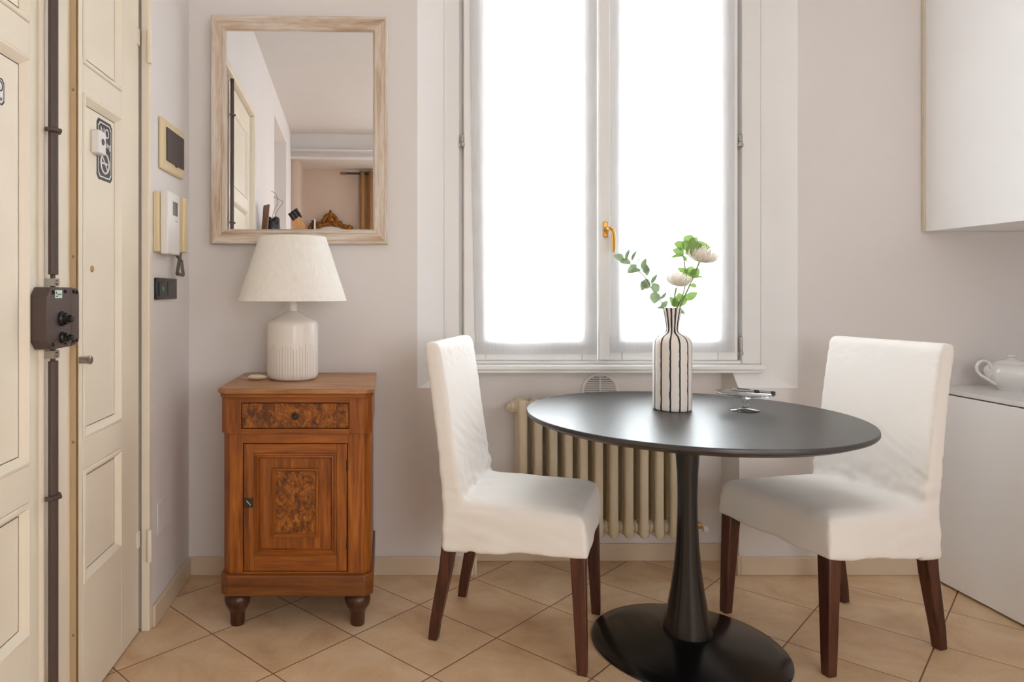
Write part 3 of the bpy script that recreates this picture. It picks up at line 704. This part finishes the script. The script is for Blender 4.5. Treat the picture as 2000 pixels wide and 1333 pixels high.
# lower body
ax0, ax1, az0, az1 = -.1765, .168, .192, .617
g = G(); g.prism(oct_(.246, 2.36, YBK, .022), .18, .652); put('core', g, DARKGAP, ns)
corner(.183, .652, .2475, 2.335, .024, (ax0 - .003, ax1 + .003), OAKH, 'side_post')
g = G(); g.box(ax0 - .003, ax1 + .003, 2.335, 2.362, .6195, .652); put('door_rail', g, OAKX, ns, bevel=.001)
g = G(); g.box(ax0 - .003, ax1 + .003, 2.335, 2.362, .183, .190); put('door_rail', g, OAKX, ns, bevel=.001)
g = G(); yf = 2.336
g.box(ax0, -.142, yf, yf + .022, az0, az1); g.box(.133, ax1, yf, yf + .022, az0, az1)
g.mi = 1
g.box(-.142, .133, yf, yf + .022, az0, .246); g.box(-.142, .133, yf, yf + .022, .586, az1)
g.mi = 0; g.box(-.13, .12, yf + .008, yf + .02, .25, .58)
dd = put('door', g, [OAKH, OAKX], ns, bevel=.001)
g = G(); g.ringframe(-.142, .133, .245, .587, [(0, 0), (.001, .005), (.006, .0075), (.010, .003), (.014, .004), (.018, -.004), (.020, -.008)], y=yf, hv=(1, 0)); put('panel_moulding', g, [OAKH, OAKX], dd, smooth=20)
g = G(); g.ringframe(-.083, .073, .303, .535, [(0, -.008), (.002, .002), (.006, .0035), (.010, -.003), (.012, -.006)], y=yf, hv=(1, 0)); put('inner_moulding', g, [OAKH, OAKX], dd, smooth=20)
g = G(); g.box(-.074, .064, yf + .0055, yf + .012, .312, .526); put('burl_panel', g, BURL, dd, label='burl veneer panel')
g = G(); g.box(-.175, -.145, yf - .0015, yf, .405, .436); lp = put('lock_plate', g, IRON, dd, bevel=.0005)
g = G(); g.tube([(-.167, yf - .003, .428), (-.153, yf - .003, .412)], .0014, 6); put('keyhole', g, STEEL, lp)
for z in (.545, .283):
    g = G(); g.lathe([(.001, z - .02), (.0035, z - .018), (.0035, z + .018), (.001, z + .02)], 10, (ax1 + .0015, yf - .001, 0)); put('hinge', g, IRON, dd)
g = G(); g.prism(oct_(.2555, 2.320, YBK, .026), .113, .183); put('plinth', g, OAKPL, ns, bevel=.004, seg=3)
for x in (-.205, .202):
    for y in (2.372, 2.71):
        g = G(); g.lathe([(.030, .113), (.034, .108), (.042, .098), (.0445, .086), (.042, .072), (.034, .058), (.027, .046), (.025, .030), (.0245, .006), (.023, 0)][::-1], 28, (x, y, 0)); put('foot', g, FOOTW, ns, smooth=60)

# ---------------------------------------------------------------- table lamp
LX, LY, LZ = -.348, 2.566, .8065
lm = thing('table_lamp', 'white ceramic table lamp with a cream conical shade on the wooden cabinet', 'lamp', (LX, LY, LZ))
g = G(); g.lathe([(.060, 0), (.080, .001), (.088, .006), (.0925, .016), (.0935, .030), (.0935, .196), (.0925, .206), (.087, .213), (.075, .220), (.05, .233), (.032, .242), (.022, .247), (.018, .249)], 72); put('lamp_base', g, LAMPB, lm, smooth=60)
g = G(); g.lathe([(.0165, .247), (.0165, .275), (.013, .276), (.013, .335), (.005, .337)], 24); put('lamp_stem', g, WHITEP, lm)
g = G(); g.lathe([(.197, .287), (.1965, .289), (.122, .5185), (.121, .520), (.1195, .5185), (.1945, .289), (.197, .287)], 96, cap0=False, cap1=False); put('lamp_shade', g, SHADE, lm, smooth=60)
g = G(); g.sphere((0, 0, .375), .028, .028, .036); put('light_bulb', g, mat('opal_bulb', srgb(236, 232, 224), .3), lm)
g = G()
for k in range(3):
    a = k * 2 * pi / 3; g.tube([(0, 0, .33), (.152 * cos(a), .152 * sin(a), .425)], .0012, 6)
put('shade_holder', g, STEEL, lm)
g = G(); g.sphere((-.125, -.035, .0105), .034, .014, .010, 20, 8)
sw = put('cord_switch', g, mat('ivory_switch', srgb(222, 206, 178), .4), lm)
g = G(); g.tube([(-.09, 0, .003), (-.105, .0, .004), (-.115, -.005, .006)], .002, 8); g.tube([(-.088, .02, .003), (-.11, .06, .003), (-.16, .10, .003), (-.20, .13, .002)], .002, 8); g.tube([(-.145, -.012, .006), (-.165, -.02, .003), (-.2, .02, .003)], .002, 8)
put('cord', g, mat('ivory_cord', srgb(214, 200, 176), .5), lm)

# ---------------------------------------------------------------- table
TX, TY = .95, 2.214
tb = thing('pedestal_table', 'round black pedestal dining table between the two white chairs', 'table', (TX, TY, 0))
g = G(); g.lathe([(.10, .704), (.44, .706), (.470, .712), (.498, .724), (.5015, .728), (.5015, .734), (.500, .738), (.498, .7392), (.1, .7392)], 128); put('tabletop', g, TABLEB, tb, smooth=25)
g = G(); g.lathe([(.0735, .052), (.0725, .060), (.068, .085), (.060, .125), (.0505, .18), (.041, .25), (.034, .33), (.030, .42), (.0295, .48), (.031, .55), (.036, .62), (.041, .67), (.0445, .704)], 56); put('column', g, BASEB, tb, smooth=60)
g = G(); g.lathe([(.288, 0), (.293, .002), (.293, .006), (.288, .010), (.25, .018), (.18, .032), (.12, .043), (.085, .050), (.06, .054)], 128); put('base', g, BASEB, tb, smooth=60)

# ---------------------------------------------------------------- chairs
def chair_cover():
    g = G()
    prof = [(-.200, .300), (-.202, .46), (-.222, .66), (-.245, .84), (-.262, .935), (-.258, .963), (-.222, .966), (-.208, .945), (-.190, .84), (-.165, .66), (-.135, .47), (-.12, .30)]
    n = len(prof)
    def ring(y, k=0):
        return [g.b.verts.new((x, y * (1 + k * (z - .45) * -.0), z)) for x, z in prof]
    A = ring(-.207); B = ring(.207); g.face(A[::-1]); g.face(B)
    for i in range(n): g.face([A[i], A[(i+1) % n], B[(i+1) % n], B[i]])
    # seat with skirt
    def foot(z, e): 
        xs = [(-.200 - e * .3, .208 + e), (.244 + e, .224 + e)]
        return xs
    lv = [(None, .006), (.40, .002), (.435, .0), (.462, -.012), (.474, -.045), (.479, -.12)]
    rings = []
    for z, e in lv:
        (xa, wa), (xb, wb_) = foot(z, e)
        if z is None: zr, zf = .302, .345
        else: zr = zf = z
        if e < -.04: xa = -.19
        rings.append([g.b.verts.new(p) for p in ((xa, -wa, zr), (xb, -wb_, zf), (xb, wb_, zf), (xa, wa, zr))])
    g.face(rings[0][::-1]); g.face(rings[-1])
    for k in range(len(rings) - 1):
        for i in range(4): g.face([rings[k][i], rings[k][(i+1) % 4], rings[k+1][(i+1) % 4], rings[k+1][i]])
    bmesh.ops.recalc_face_normals(g.b, faces=g.b.faces)
    me = bpy.data.meshes.new('t'); g.b.to_mesh(me); g.b.free()
    o = bpy.data.objects.new('t', me); COL.objects.link(o)
    m = o.modifiers.new('r', 'REMESH'); m.mode = 'VOXEL'; m.voxel_size = .0075
    s = o.modifiers.new('s', 'SMOOTH'); s.factor = .5; s.iterations = 9
    dg = bpy.context.evaluated_depsgraph_get(); me2 = bpy.data.meshes.new_from_object(o.evaluated_get(dg))
    bpy.data.objects.remove(o)
    # folds and creases of the loose cotton
    nv = Vector
    me2.update(); nrm = [v.normal.copy() for v in me2.vertices]
    for v, nn_ in zip(me2.vertices, nrm):
        x, y, z = v.co; d = 0
        jn = math.exp(-((z - .50) / .05)**2 - ((x + .14) / .06)**2)      # where back meets seat
        d += jn * .011 * noise.noise(nv((x * 12, y * 34, z * 26)))
        lowback = math.exp(-((z - .60) / .13)**2) * (1 if x < -.10 else 0)
        d += lowback * .0022 * noise.noise(nv((x * 9 + 3, y * 7, z * 46 + y * 24)))
        side = 1 if abs(y) > .19 and z < .46 else 0
        d += side * .0028 * noise.noise(nv((x * 8, 5, z * 30 + x * 6)))
        d += (.0026 if z < .44 else .0012) * noise.noise(nv((x * 7, y * 7, z * 9 + 4)))
        if z > .88: d += .0012 * noise.noise(nv((x * 20, y * 30, z * 60)))
        if x > -.1 and z > .44: d += .0018 * noise.noise(nv((x * 16 + y * 10, y * 22, 1)))
        if z < .40:
            k = (.40 - z) / .08; d += .006 * k * noise.noise(nv((x * 10, y * 10, 0)))
        v.co += nn_ * d
        if z < .36: v.co.z += .004 * sin(y * 24) * .5 + .003 * noise.noise(nv((x * 14, y * 14, 2)))
    for p in me2.polygons: p.use_smooth = True
    me2.name = 'slipcover'; me2.materials.clear(); me2.materials.append(COTTON)
    return me2
cover_me = chair_cover()
def tapered(pts, name, parent):
    g = G(); rings = []
    for (x, y, z, h) in pts: rings.append([g.b.verts.new((x + a * h, y + b * h, z)) for a, b in ((-1, -1), (1, -1), (1, 1), (-1, 1))])
    for k in range(len(rings) - 1):
        for i in range(4): g.face([rings[k][i], rings[k][(i+1) % 4], rings[k+1][(i+1) % 4], rings[k+1][i]])
    g.face(rings[0][::-1]); g.face(rings[-1])
    return put(name, g, WALNUT, parent, bevel=.0035, smooth=35)
def chair(label, loc, rz):
    c = thing('dining_chair', label, 'chair', loc, rz, 'slipcovered dining chairs at the round table')
    o = bpy.data.objects.new('slipcover', cover_me); COL.objects.link(o); o.parent = c
    # hem stitching
    g = G(); prev = [(-.204, -.212), (.250, -.229), (.250, .229), (-.204, .212)]
    put_pts = []
    for s in (-1, 1):
        tapered([(.232, s * .209, 0, .0145), (.232, s * .209, .02, .0155), (.219, s * .198, .362, .0225)], 'leg', c)
        tapered([(-.240, s * .172, 0, .0150), (-.232, s * .172, .06, .0165), (-.214, s * .172, .15, .0185), (-.196, s * .172, .24, .0200), (-.183, s * .172, .34, .0215)], 'leg', c)
    g.b.free()
    return c
def copy_tree(o, parent=None):
    c = o.copy(); COL.objects.link(c)
    if parent: c.parent = parent
    for ch in list(o.children): copy_tree(ch, c)
    return c
c1 = chair('white slipcovered dining chair on the left, in front of the radiator', (.436, 2.338, 0), radians(-21.9))
c2 = copy_tree(c1); c2.location = (1.4665, 2.312, 0); c2.rotation_euler = (0, 0, radians(194.7))
c2['label'] = 'white slipcovered dining chair on the right, beside the low white cabinet'

# ---------------------------------------------------------------- kitchen on the right
CX = 2.128
kc = thing('base_cabinet', 'low white handleless cabinet with the teapot on its worktop', 'cabinet', (CX, 0, 0))
g = G(); g.box(.020, .60, .0, 2.765, .012, .728); put('carcass', g, CABW, kc)
for y0, y1 in ((1.86, 2.765), (.93, 1.856), (.0, .926)):
    g = G(); g.box(0, .018, y0, y1, .010, .733); put('door', g, CABW, kc, bevel=.001)
g = G(); g.box(CX + .002, XR - .003, -.0, 2.777, .7375, .7555)
tag(put('worktop', g, CABTOP, bevel=.0015), 'thin white worktop over the low cabinet, under the teapot', 'worktop')
uc = thing('wall_cabinet', 'white handleless cabinet on the upper right wall', 'cabinet', (CX, 0, 0))
g = G(); g.box(.020, .618, .5, 2.776, 1.366, 2.55); put('carcass', g, CABW, uc)
for y0, y1 in ((1.3, 2.765), (.5, 1.296)):
    g = G(); g.box(0, .018, y0, y1, 1.364, 2.55); put('door', g, CABW, uc, bevel=.001)
g = G(); g.box(-.006, .018, 2.7655, 2.778, 1.364, 2.55); put('filler_strip', g, mat('beige_filler', srgb(222, 212, 192), .6), uc)

# teapot
tp = thing('teapot', 'white porcelain teapot with a looped handle on the worktop', 'teapot', (2.345, 2.625, .7555))
R_ = .081
g = G(); g.lathe([(.040, 0), (.041, .004), (.050, .012), (.066, .028), (.078, .048), (.0825, .066), (.080, .082), (.070, .094), (.056, .100), (.050, .102)], 56); put('body', g, PORC, tp, smooth=60)
g = G(); g.lathe([(.054, .100), (.052, .104), (.038, .111), (.020, .117), (.008, .119), (.006, .122), (.012, .125), (.0145, .129), (.012, .133), (.002, .134)], 40); put('lid', g, PORC, tp, smooth=60)
g = G(); g.tube([(-.076, 0, .082), (-.080, 0, .096), (-.092, 0, .108), (-.108, 0, .112), (-.124, 0, .106), (-.133, 0, .090), (-.130, 0, .072), (-.118, 0, .058), (-.100, 0, .047), (-.082, 0, .036), (-.062, 0, .024)], [.006, .0055, .005, .005, .005, .005, .005, .005, .005, .0055, .006], 12); put('handle', g, PORC, tp, smooth=60)
g = G(); g.tube([(.06, 0, .03), (.085, 0, .045), (.105, 0, .070), (.118, 0, .095), (.130, 0, .108)], [.022, .019, .014, .010, .009], 16); put('spout', g, PORC, tp, smooth=60)

# ---------------------------------------------------------------- on the table
TZ = .7392
vs = thing('striped_vase', 'tall white ceramic vase with wavy black vertical stripes on the table', 'vase', (.9356, 2.297, TZ))
g = G(); pr = [(.050, 0), (.057, .001), (.0600, .004), (.0606, .010), (.0606, .210), (.0595, .222), (.055, .233), (.046, .242), (.034, .248), (.025, .252), (.0205, .258), (.0195, .266), (.0215, .285), (.026, .310), (.0305, .332), (.0305, .3335), (.0285, .3325), (.024, .310), (.019, .285), (.017, .266), (.018, .255), (.03, .246), (.05, .225), (.055, .2), (.055, .02), (.02, .012)]
g.lathe(pr, 72, cap0=True, cap1=True); put('vase_body', g, VASE, vs, smooth=60)

def P(px, py, Y=2.297): return Vector(((px - PX) / F * Y, Y, CH - (py - PY) / F * Y))
def leafshape(g, base_, tip, width, normal, curl=.15, n=8):
    base_ = Vector(base_); tip = Vector(tip); ax = tip - base_; L_ = ax.length; ax.normalize()
    nr = (Vector(normal) - ax * Vector(normal).dot(ax)); nr.normalize(); sd = ax.cross(nr)
    prev = None
    for i in range(n + 1):
        t_ = i / n; w_ = width * .5 * (sin(pi * min(1, t_ * 1.0)**.85))**.75 if 0 < t_ < 1 else .0004
        c = base_ + ax * L_ * t_ + nr * curl * L_ * sin(pi * t_) * .5
        row = [g.b.verts.new(c - sd * w_ + nr * w_ * .25), g.b.verts.new(c), g.b.verts.new(c + sd * w_ + nr * w_ * .25)]
        if prev:
            g.face([prev[0], prev[1], row[1], row[0]]); g.face([prev[1], prev[2], row[2], row[1]])
        prev = row
def curve(pts, n=40):
    out = []
    for i in range(len(pts) - 1):
        p0 = pts[max(i-1, 0)]; p1 = pts[i]; p2 = pts[i+1]; p3 = pts[min(i+2, len(pts)-1)]
        for k in range(8):
            t_ = k / 8; out.append(.5 * ((2*p1) + (p2-p0)*t_ + (2*p0-5*p1+4*p2-p3)*t_*t_ + (3*p1-p0-3*p2+p3)*t_**3))
    out.append(pts[-1]); return out
VB = Vector((.9356, 2.297, TZ + .20)); VN = Vector((.9356, 2.297, TZ + .262))
def V3(px, py, dy=0): return P(px, py, 2.297 + dy)
# left eucalyptus
eu = thing('eucalyptus_branch', 'eucalyptus branch arching left out of the striped vase', 'branch', (0, 0, 0))
g = G(); st_ = curve([VB, VN + Vector((-.002, 0, 0)), V3(1302, 604), V3(1290, 588, -.01), V3(1272, 563, -.02), V3(1262, 545, -.03), V3(1245, 528, -.03), V3(1225, 512, -.035), V3(1205, 499, -.035)])
g.tube(st_, .0016, 6); put('stem', g, STEMB, eu)
g = G()
for (bx, by, tx, ty, w_, nx, ny, nz) in (
    (1219, 508, 1198, 500, .024, .1, -1, .3), (1222, 510, 1230, 487, .012, -.7, -.6, 0), (1232, 512, 1211, 513, .022, .1, -1, .6),
    (1234, 510, 1244, 490, .009, -.8, -.5, .2), (1243, 516, 1249, 498, .007, .8, -.5, .2), (1243, 517, 1225, 534, .020, .2, -.9, .5),
    (1252, 527, 1228, 534, .018, .3, -.7, .8), (1254, 527, 1262, 505, .016, -.5, -.8, .2), (1258, 534, 1263, 516, .020, .1, -1, 0), (1261, 518, 1263, 540, .019, .2, -1, 0),
    (1258, 548, 1253, 568, .024, .2, -1, .2), (1271, 554, 1250, 556, .030, .1, -1, .1), (1272, 555, 1284, 536, .012, -.7, -.7, 0),
    (1274, 554, 1285, 572, .026, .1, -1, .1), (1278, 570, 1278, 594, .032, 0, -1, .1), (1288, 585, 1302, 570, .008, .6, -.6, .4),
    (1290, 600, 1304, 588, .018, .3, -.9, .1), (1298, 602, 1283, 603, .010, .1, -.6, .8), (1322, 606, 1338, 614, .016, 0, -.8, .6)):
    dy = -.034 if bx < 1256 else (-.02 if bx < 1285 else -.005)
    leafshape(g, V3(bx, by, dy), V3(tx, ty, dy - .004), max(w_ * 1.12, .013), (nx, ny, nz), n=9)
put('foliage', g, LEAF1, eu, smooth=80)
# right eucalyptus
eu = thing('eucalyptus_branch', 'upright eucalyptus branch with rounded green leaves behind the white flowers', 'branch', (0, 0, 0))
g = G(); st_ = curve([VB + Vector((.003, .004, 0)), VN + Vector((.002, .004, 0)), V3(1324, 600, .01), V3(1334, 575, .015), V3(1340, 545, .02), V3(1337, 515, .02), V3(1334, 490, .02), V3(1345, 468, .02)])
g.tube(st_, .0020, 6); put('stem', g, STEMB, eu)
g = G()
for (bx, by, tx, ty, w_, nx, ny, nz) in (
    (1340, 478, 1352, 459, .042, 0, -1, .2), (1346, 480, 1362, 464, .032, .2, -1, 0), (1335, 484, 1316, 476, .034, 0, -1, .3), (1346, 480, 1388, 484, .034, 0, -1, .3), (1336, 488, 1352, 474, .05, 0, -1, .1),
    (1336, 498, 1313, 488, .030, 0, -1, .2), (1335, 500, 1310, 504, .016, 0, -.7, .8), (1338, 496, 1372, 478, .045, 0, -1, .0), (1333, 500, 1341, 512, .014, .3, -.8, 0),
    (1344, 538, 1323, 524, .024, .1, -1, .2), (1344, 540, 1352, 520, .040, 0, -1, .1), (1346, 542, 1366, 525, .032, .1, -1, .1), (1345, 545, 1376, 542, .014, .1, -.6, .8), (1352, 562, 1356, 553, .022, 0, -1, .2),
    (1336, 586, 1362, 572, .026, .1, -1, .3), (1328, 600, 1326, 572, .044, 0, -1, 0), (1320, 600, 1308, 580, .026, 0, -1, .2), (1318, 600, 1316, 582, .024, 0, -1, .2)):
    leafshape(g, V3(bx, by, .018), V3(tx, ty, .012), w_, (nx, ny, nz), n=9)
put('foliage', g, LEAF2, eu, smooth=80)
def ranunculus(label, cpx, cpy, rad_, tilt, stem, dy, dense):
    fl_ = thing('ranunculus', label, 'flower', (0, 0, 0)); C = V3(cpx, cpy, dy)
    g = G(); g.tube(curve(stem), .0028, 8); put('stem', g, STEMM, fl_)
    M = Matrix.Translation(C) @ Matrix.Rotation(tilt[1], 4, 'Y') @ Matrix.Rotation(tilt[0], 4, 'X')
    g = G(); rnd = random.Random(int(cpx))
    for ringi in range(7):
        q = ringi / 6; np_ = 5 + ringi
        rr = rad_ * (.22 + .78 * q); hgt = rad_ * (.95 - .40 * q * dense)
        for k in range(np_):
            a0 = 2 * pi * (k + .5 * (ringi % 2)) / np_ + rnd.uniform(-.2, .2); wa = 2 * pi / np_ * .85; ro = rnd.uniform(.93, 1.06); rh = rnd.uniform(.88, 1.1)
            def fn(u, v, a0=a0, wa=wa, rr=rr, hgt=hgt, ro=ro, rh=rh, q=q):
                aa = a0 + (u - .5) * wa * (1.15 * sin(pi * (.12 + .76 * v)))
                r2 = rr * ro * (.18 + .82 * sin(v * pi / 2 * 1.08)) * (1 - .10 * (1 - q) * v) * (1 + .03 * sin(u * 11 + a0 * 3))
                z = -rad_ * .28 + hgt * rh * (v**1.5) * 1.25 - .05 * rad_ * (2 * u - 1)**2 * v + q * .1 * rad_ * sin(u * 9 + a0) * v
                return M @ Vector((r2 * cos(aa), r2 * sin(aa), z))
            g.grid(fn, 6, 6)
    put('petals', g, PETAL, fl_, smooth=80)
    g = G()
    for k in range(5):
        a = 2 * pi * k / 5; leafshape(g, M @ Vector((0, 0, -rad_ * .3)), M @ Vector((rad_ * .55 * cos(a), rad_ * .55 * sin(a), -rad_ * .22)), rad_ * .35, M.to_3x3() @ Vector((0, 0, 1)))
    put('sepals', g, STEMM, fl_, smooth=80)
ranunculus('white ranunculus low and centred above the vase neck', 1323, 552, .041, (radians(10), radians(12)), [VB + Vector((.002, -.004, 0)), VN + Vector((.003, -.003, 0)), V3(1322, 600, -.01), V3(1318, 580, -.02), V3(1321, 562, -.022)], -.022, .75)
ranunculus('white ranunculus at the upper right of the bouquet', 1371, 505, .048, (radians(8), radians(10)), [VB + Vector((.006, 0, 0)), VN + Vector((.006, 0, 0)), V3(1330, 596, 0), V3(1346, 560, -.003), V3(1362, 522, -.005), V3(1367, 510, -.005)], -.005, .95)

gs = thing('cake_stand', 'small clear glass cake stand on the table', 'cake stand', (1.161, 2.271, TZ))
g = G(); g.lathe([(.001, .0), (.043, 0), (.045, .0015), (.043, .003), (.02, .006), (.011, .009), (.0085, .014), (.010, .018), (.0115, .022), (.010, .027), (.0075, .030), (.008, .036), (.012, .040), (.030, .044), (.060, .047), (.082, .053), (.0885, .060), (.0875, .0605), (.080, .0555), (.058, .050), (.02, .0475), (.001, .047)], 72, cap0=False, cap1=False)
for v in g.b.verts:
    r = sqrt(v.co.x**2 + v.co.y**2)
    if r > .075:
        a = atan2(v.co.y, v.co.x); k = 1 + .014 * cos(a * 24); v.co.x *= k; v.co.y *= k
put('plate_and_foot', g, GLASSC, gs, smooth=60)
pn = thing('pen', 'grey and black ballpoint pen lying across the glass stand', 'pen', (1.19, 2.272, TZ + .0635), radians(-6))
pn.rotation_euler = (0, radians(3.5), radians(-6))
g = G(); g.lathe([(.001, -.068), (.003, -.064), (.0045, -.055), (.0045, .052), (.004, .054)], 16, (0, 0, 0), 'x'); put('barrel', g, mat('grey_barrel', srgb(150, 150, 156), .3, metal=.5), pn)
g = G(); g.lathe([(.005, .0), (.0052, .002), (.0052, .014), (.005, .016)], 16, (0, 0, 0), 'x'); put('grip_ring', g, BLACKP, pn)
g = G(); g.box(-.052, -.012, -.0015, .0015, .004, .0062); put('clip', g, BLACKP, pn)
g = G(); g.lathe([(.0046, .052), (.0048, .056), (.0042, .066), (.001, .068)], 16, (0, 0, 0), 'x');
put('pen_tip', g, BLACKP, pn)
g = G()
for k in range(2): g.box(1.118 + k * .002, 1.165 + k * .002, 2.262 + k * .003, 2.288 + k * .003, TZ + .0535 + k * .0006, TZ + .054 + k * .0006)
# ---------------------------------------------------------------- seen in the mirror only: things on a tall cabinet left of the camera, and the alcove
tc_ = thing('wall_shelf', 'plain white wall shelf on the left wall under the knife block and utensil pot', 'shelf', (XL, .37, 1.475))
g = G(); g.box(.001, .37, -.36, .35, 0, .025); put('board', g, CABW, tc_, bevel=.002)
for y in (-.26, .26):
    g = G(); g.box(.001, .30, y - .01, y + .01, -.012, -.0005); g.box(.001, .013, y - .01, y + .01, -.16, -.012); put('bracket', g, STEEL, tc_, bevel=.001)
kb = thing('knife_block', 'pale wooden knife block with black handled knives reflected in the mirror', 'knife block', (-.505, .30, 1.50), 0)
g = G(); g.prism([(-.04, 0), (.075, 0), (.05, .09), (-.02, .20), (-.075, .155)], -.045, .045, 'y'); put('block', g, BLOCKW, kb, bevel=.004)
for i in range(3):
    for j in range(2):
        b0 = Vector((-.055 + i * .022, -.026 + j * .05, .165 + i * .016)); dv_ = Vector((-.55, 0, .83)).normalized()
        kn = thing('kitchen_knife', 'black handled knife, %s of the %s row in the reflected knife block' % (('leftmost', 'middle', 'rightmost')[i], ('rear', 'front')[j]), 'knife', (0, 0, 0), group='knives in the reflected knife block')
        g = G(); W = Matrix.Translation((-.505, .30, 1.50))
        g.tube([W @ (b0 + dv_ * .0), W @ (b0 + dv_ * .02), W @ (b0 + dv_ * .055), W @ (b0 + dv_ * .07)], [.009, .013, .012, .014], 8); put('knife_handle', g, BLACKP, kn)
tb2 = thing('tablet_stand', 'black and white leaning tablet stand reflected beside the knife block', 'stand', (-.424, .36, 1.50), radians(180))
g = G(); g.prism([(-.03, 0), (.03, 0), (.02, .11), (-.005, .17), (-.03, .12)], -.012, .012, 'x'); put('board', g, BLACKP, tb2, bevel=.004)
g = G(); g.tube([(-.014, .035, 0), (-.014, .02, .12), (-.014, -.02, .17), (-.014, -.04, .10), (-.014, -.045, 0)], .004, 8); put('rim', g, WHITEP, tb2)
bd_ = thing('wooden_board', 'small brown wooden board reflected against the left wall', 'board', (XL + .045, .655, 1.50), 0)
g = G(); g.box(-.006, .006, -.04, .04, 0, .245); put('panel', g, BOARD, bd_, bevel=.008); bd_.rotation_euler = (0, radians(5), radians(-35))
dp = thing('utensil_pot', 'dark metal pot holding thin curved wires reflected in the mirror', 'pot', (-.70, .565, 1.50))
g = G(); g.lathe([(.045, 0), (.058, .01), (.062, .06), (.055, .12), (.050, .135), (.046, .134), (.05, .06), (.02, .01)], 28); g.sphere((.03, .02, .14), .028, .028, .03); g.sphere((-.02, -.02, .145), .022, .022, .028); put('pot', g, STONE, dp, smooth=60)
for k, (a, h) in enumerate(((.03, .34), (.045, .30))):
    g = G(); g.tube(curve([Vector((0.0 + k*.02, 0, .12)), Vector((.01 + k*.02, .0, .20)), Vector((a + .01 + k*.02, 0, .27)), Vector((a - .005 + k*.01, 0, h - .01)), Vector((a - .035, 0, h + .01))]), .0016, 6); put('wire', g, IRON, dp)
g = G(); g.sphere((-.66, .42, 1.535), .035, .03, .035); tag(put('round_tin', g, STONE), 'small dark rounded tin beside the reflected pot', 'tin')

gm = thing('gilded_mirror', 'arched mirror in an ornate gilded frame, reflected from the alcove wall', 'mirror', (-.385, YREAR + .02, 1.30))
arch = []
for i in range(41):
    a = pi * i / 40; arch.append((-.30 * cos(a), .42 + .24 * (sin(a)**.8)))
g = G(); inner = [(-.25, 0)] + [(x * .82, z - .035) for x, z in arch] + [(.25, 0)]
g.prism(inner[::-1], 0, .01, 'y'); put('mirror_glass', g, mat('old_mirror', srgb(226, 220, 206), .15, metal=.3), gm)
g = G(); path = [(-.30, 0, 0)] + [(x, .02, z) for x, z in arch] + [(.30, 0, 0)]
g.tube(path, .022, 8)
rr = random.Random(3)
for (x, z) in arch[2:-2]:
    if rr.random() < .9:
        s_ = rr.uniform(.016, .032); g.sphere((x + rr.uniform(-.02, .02), .03, z + rr.uniform(-.005, .04)), s_, .02, s_ * rr.uniform(.7, 1.2), 8, 6)
for k in range(12):
    a = k / 11 * pi; g.sphere((-.075 * cos(a), .035, .68 + .08 * sin(a)), .022, .02, .026, 8, 6)
g.sphere((0, .04, .77), .02, .02, .05, 8, 6); g.sphere((0, .04, .71), .04, .02, .04, 8, 6)
put('gilt_frame', g, GILT, gm, smooth=60)
rd = thing('curtain_rod', 'dark curtain rod with a turned finial reflected in the mirror', 'curtain rod', (0, YREAR + .09, 2.54))
g = G(); g.tube([(-.20, 0, 0), (2.3, 0, 0)], .012, 10); g.box(-.02, 0, -.09, .01, -.012, .012); put('rod', g, mat('black_iron', srgb(34, 30, 28), .4), rd)
g = G(); g.lathe([(.006, 0), (.02, -.015), (.014, -.03), (.020, -.045), (.004, -.075)], 14, (-.20, 0, 0), 'x'); put('finial', g, BOARD, rd)
g = G(); g.grid(lambda u, v: (-.04 + u * .45, YREAR + .09 + .03 * sin(u * 28) , .04 + v * 2.53), 60, 12); 
cu = put('drape', g, CURT, smooth=80); tag(cu, 'tan floor-length drape hanging from the dark rod in the mirror', 'curtain')
sm = cu.modifiers.new('sol', 'SOLIDIFY'); sm.thickness = .003
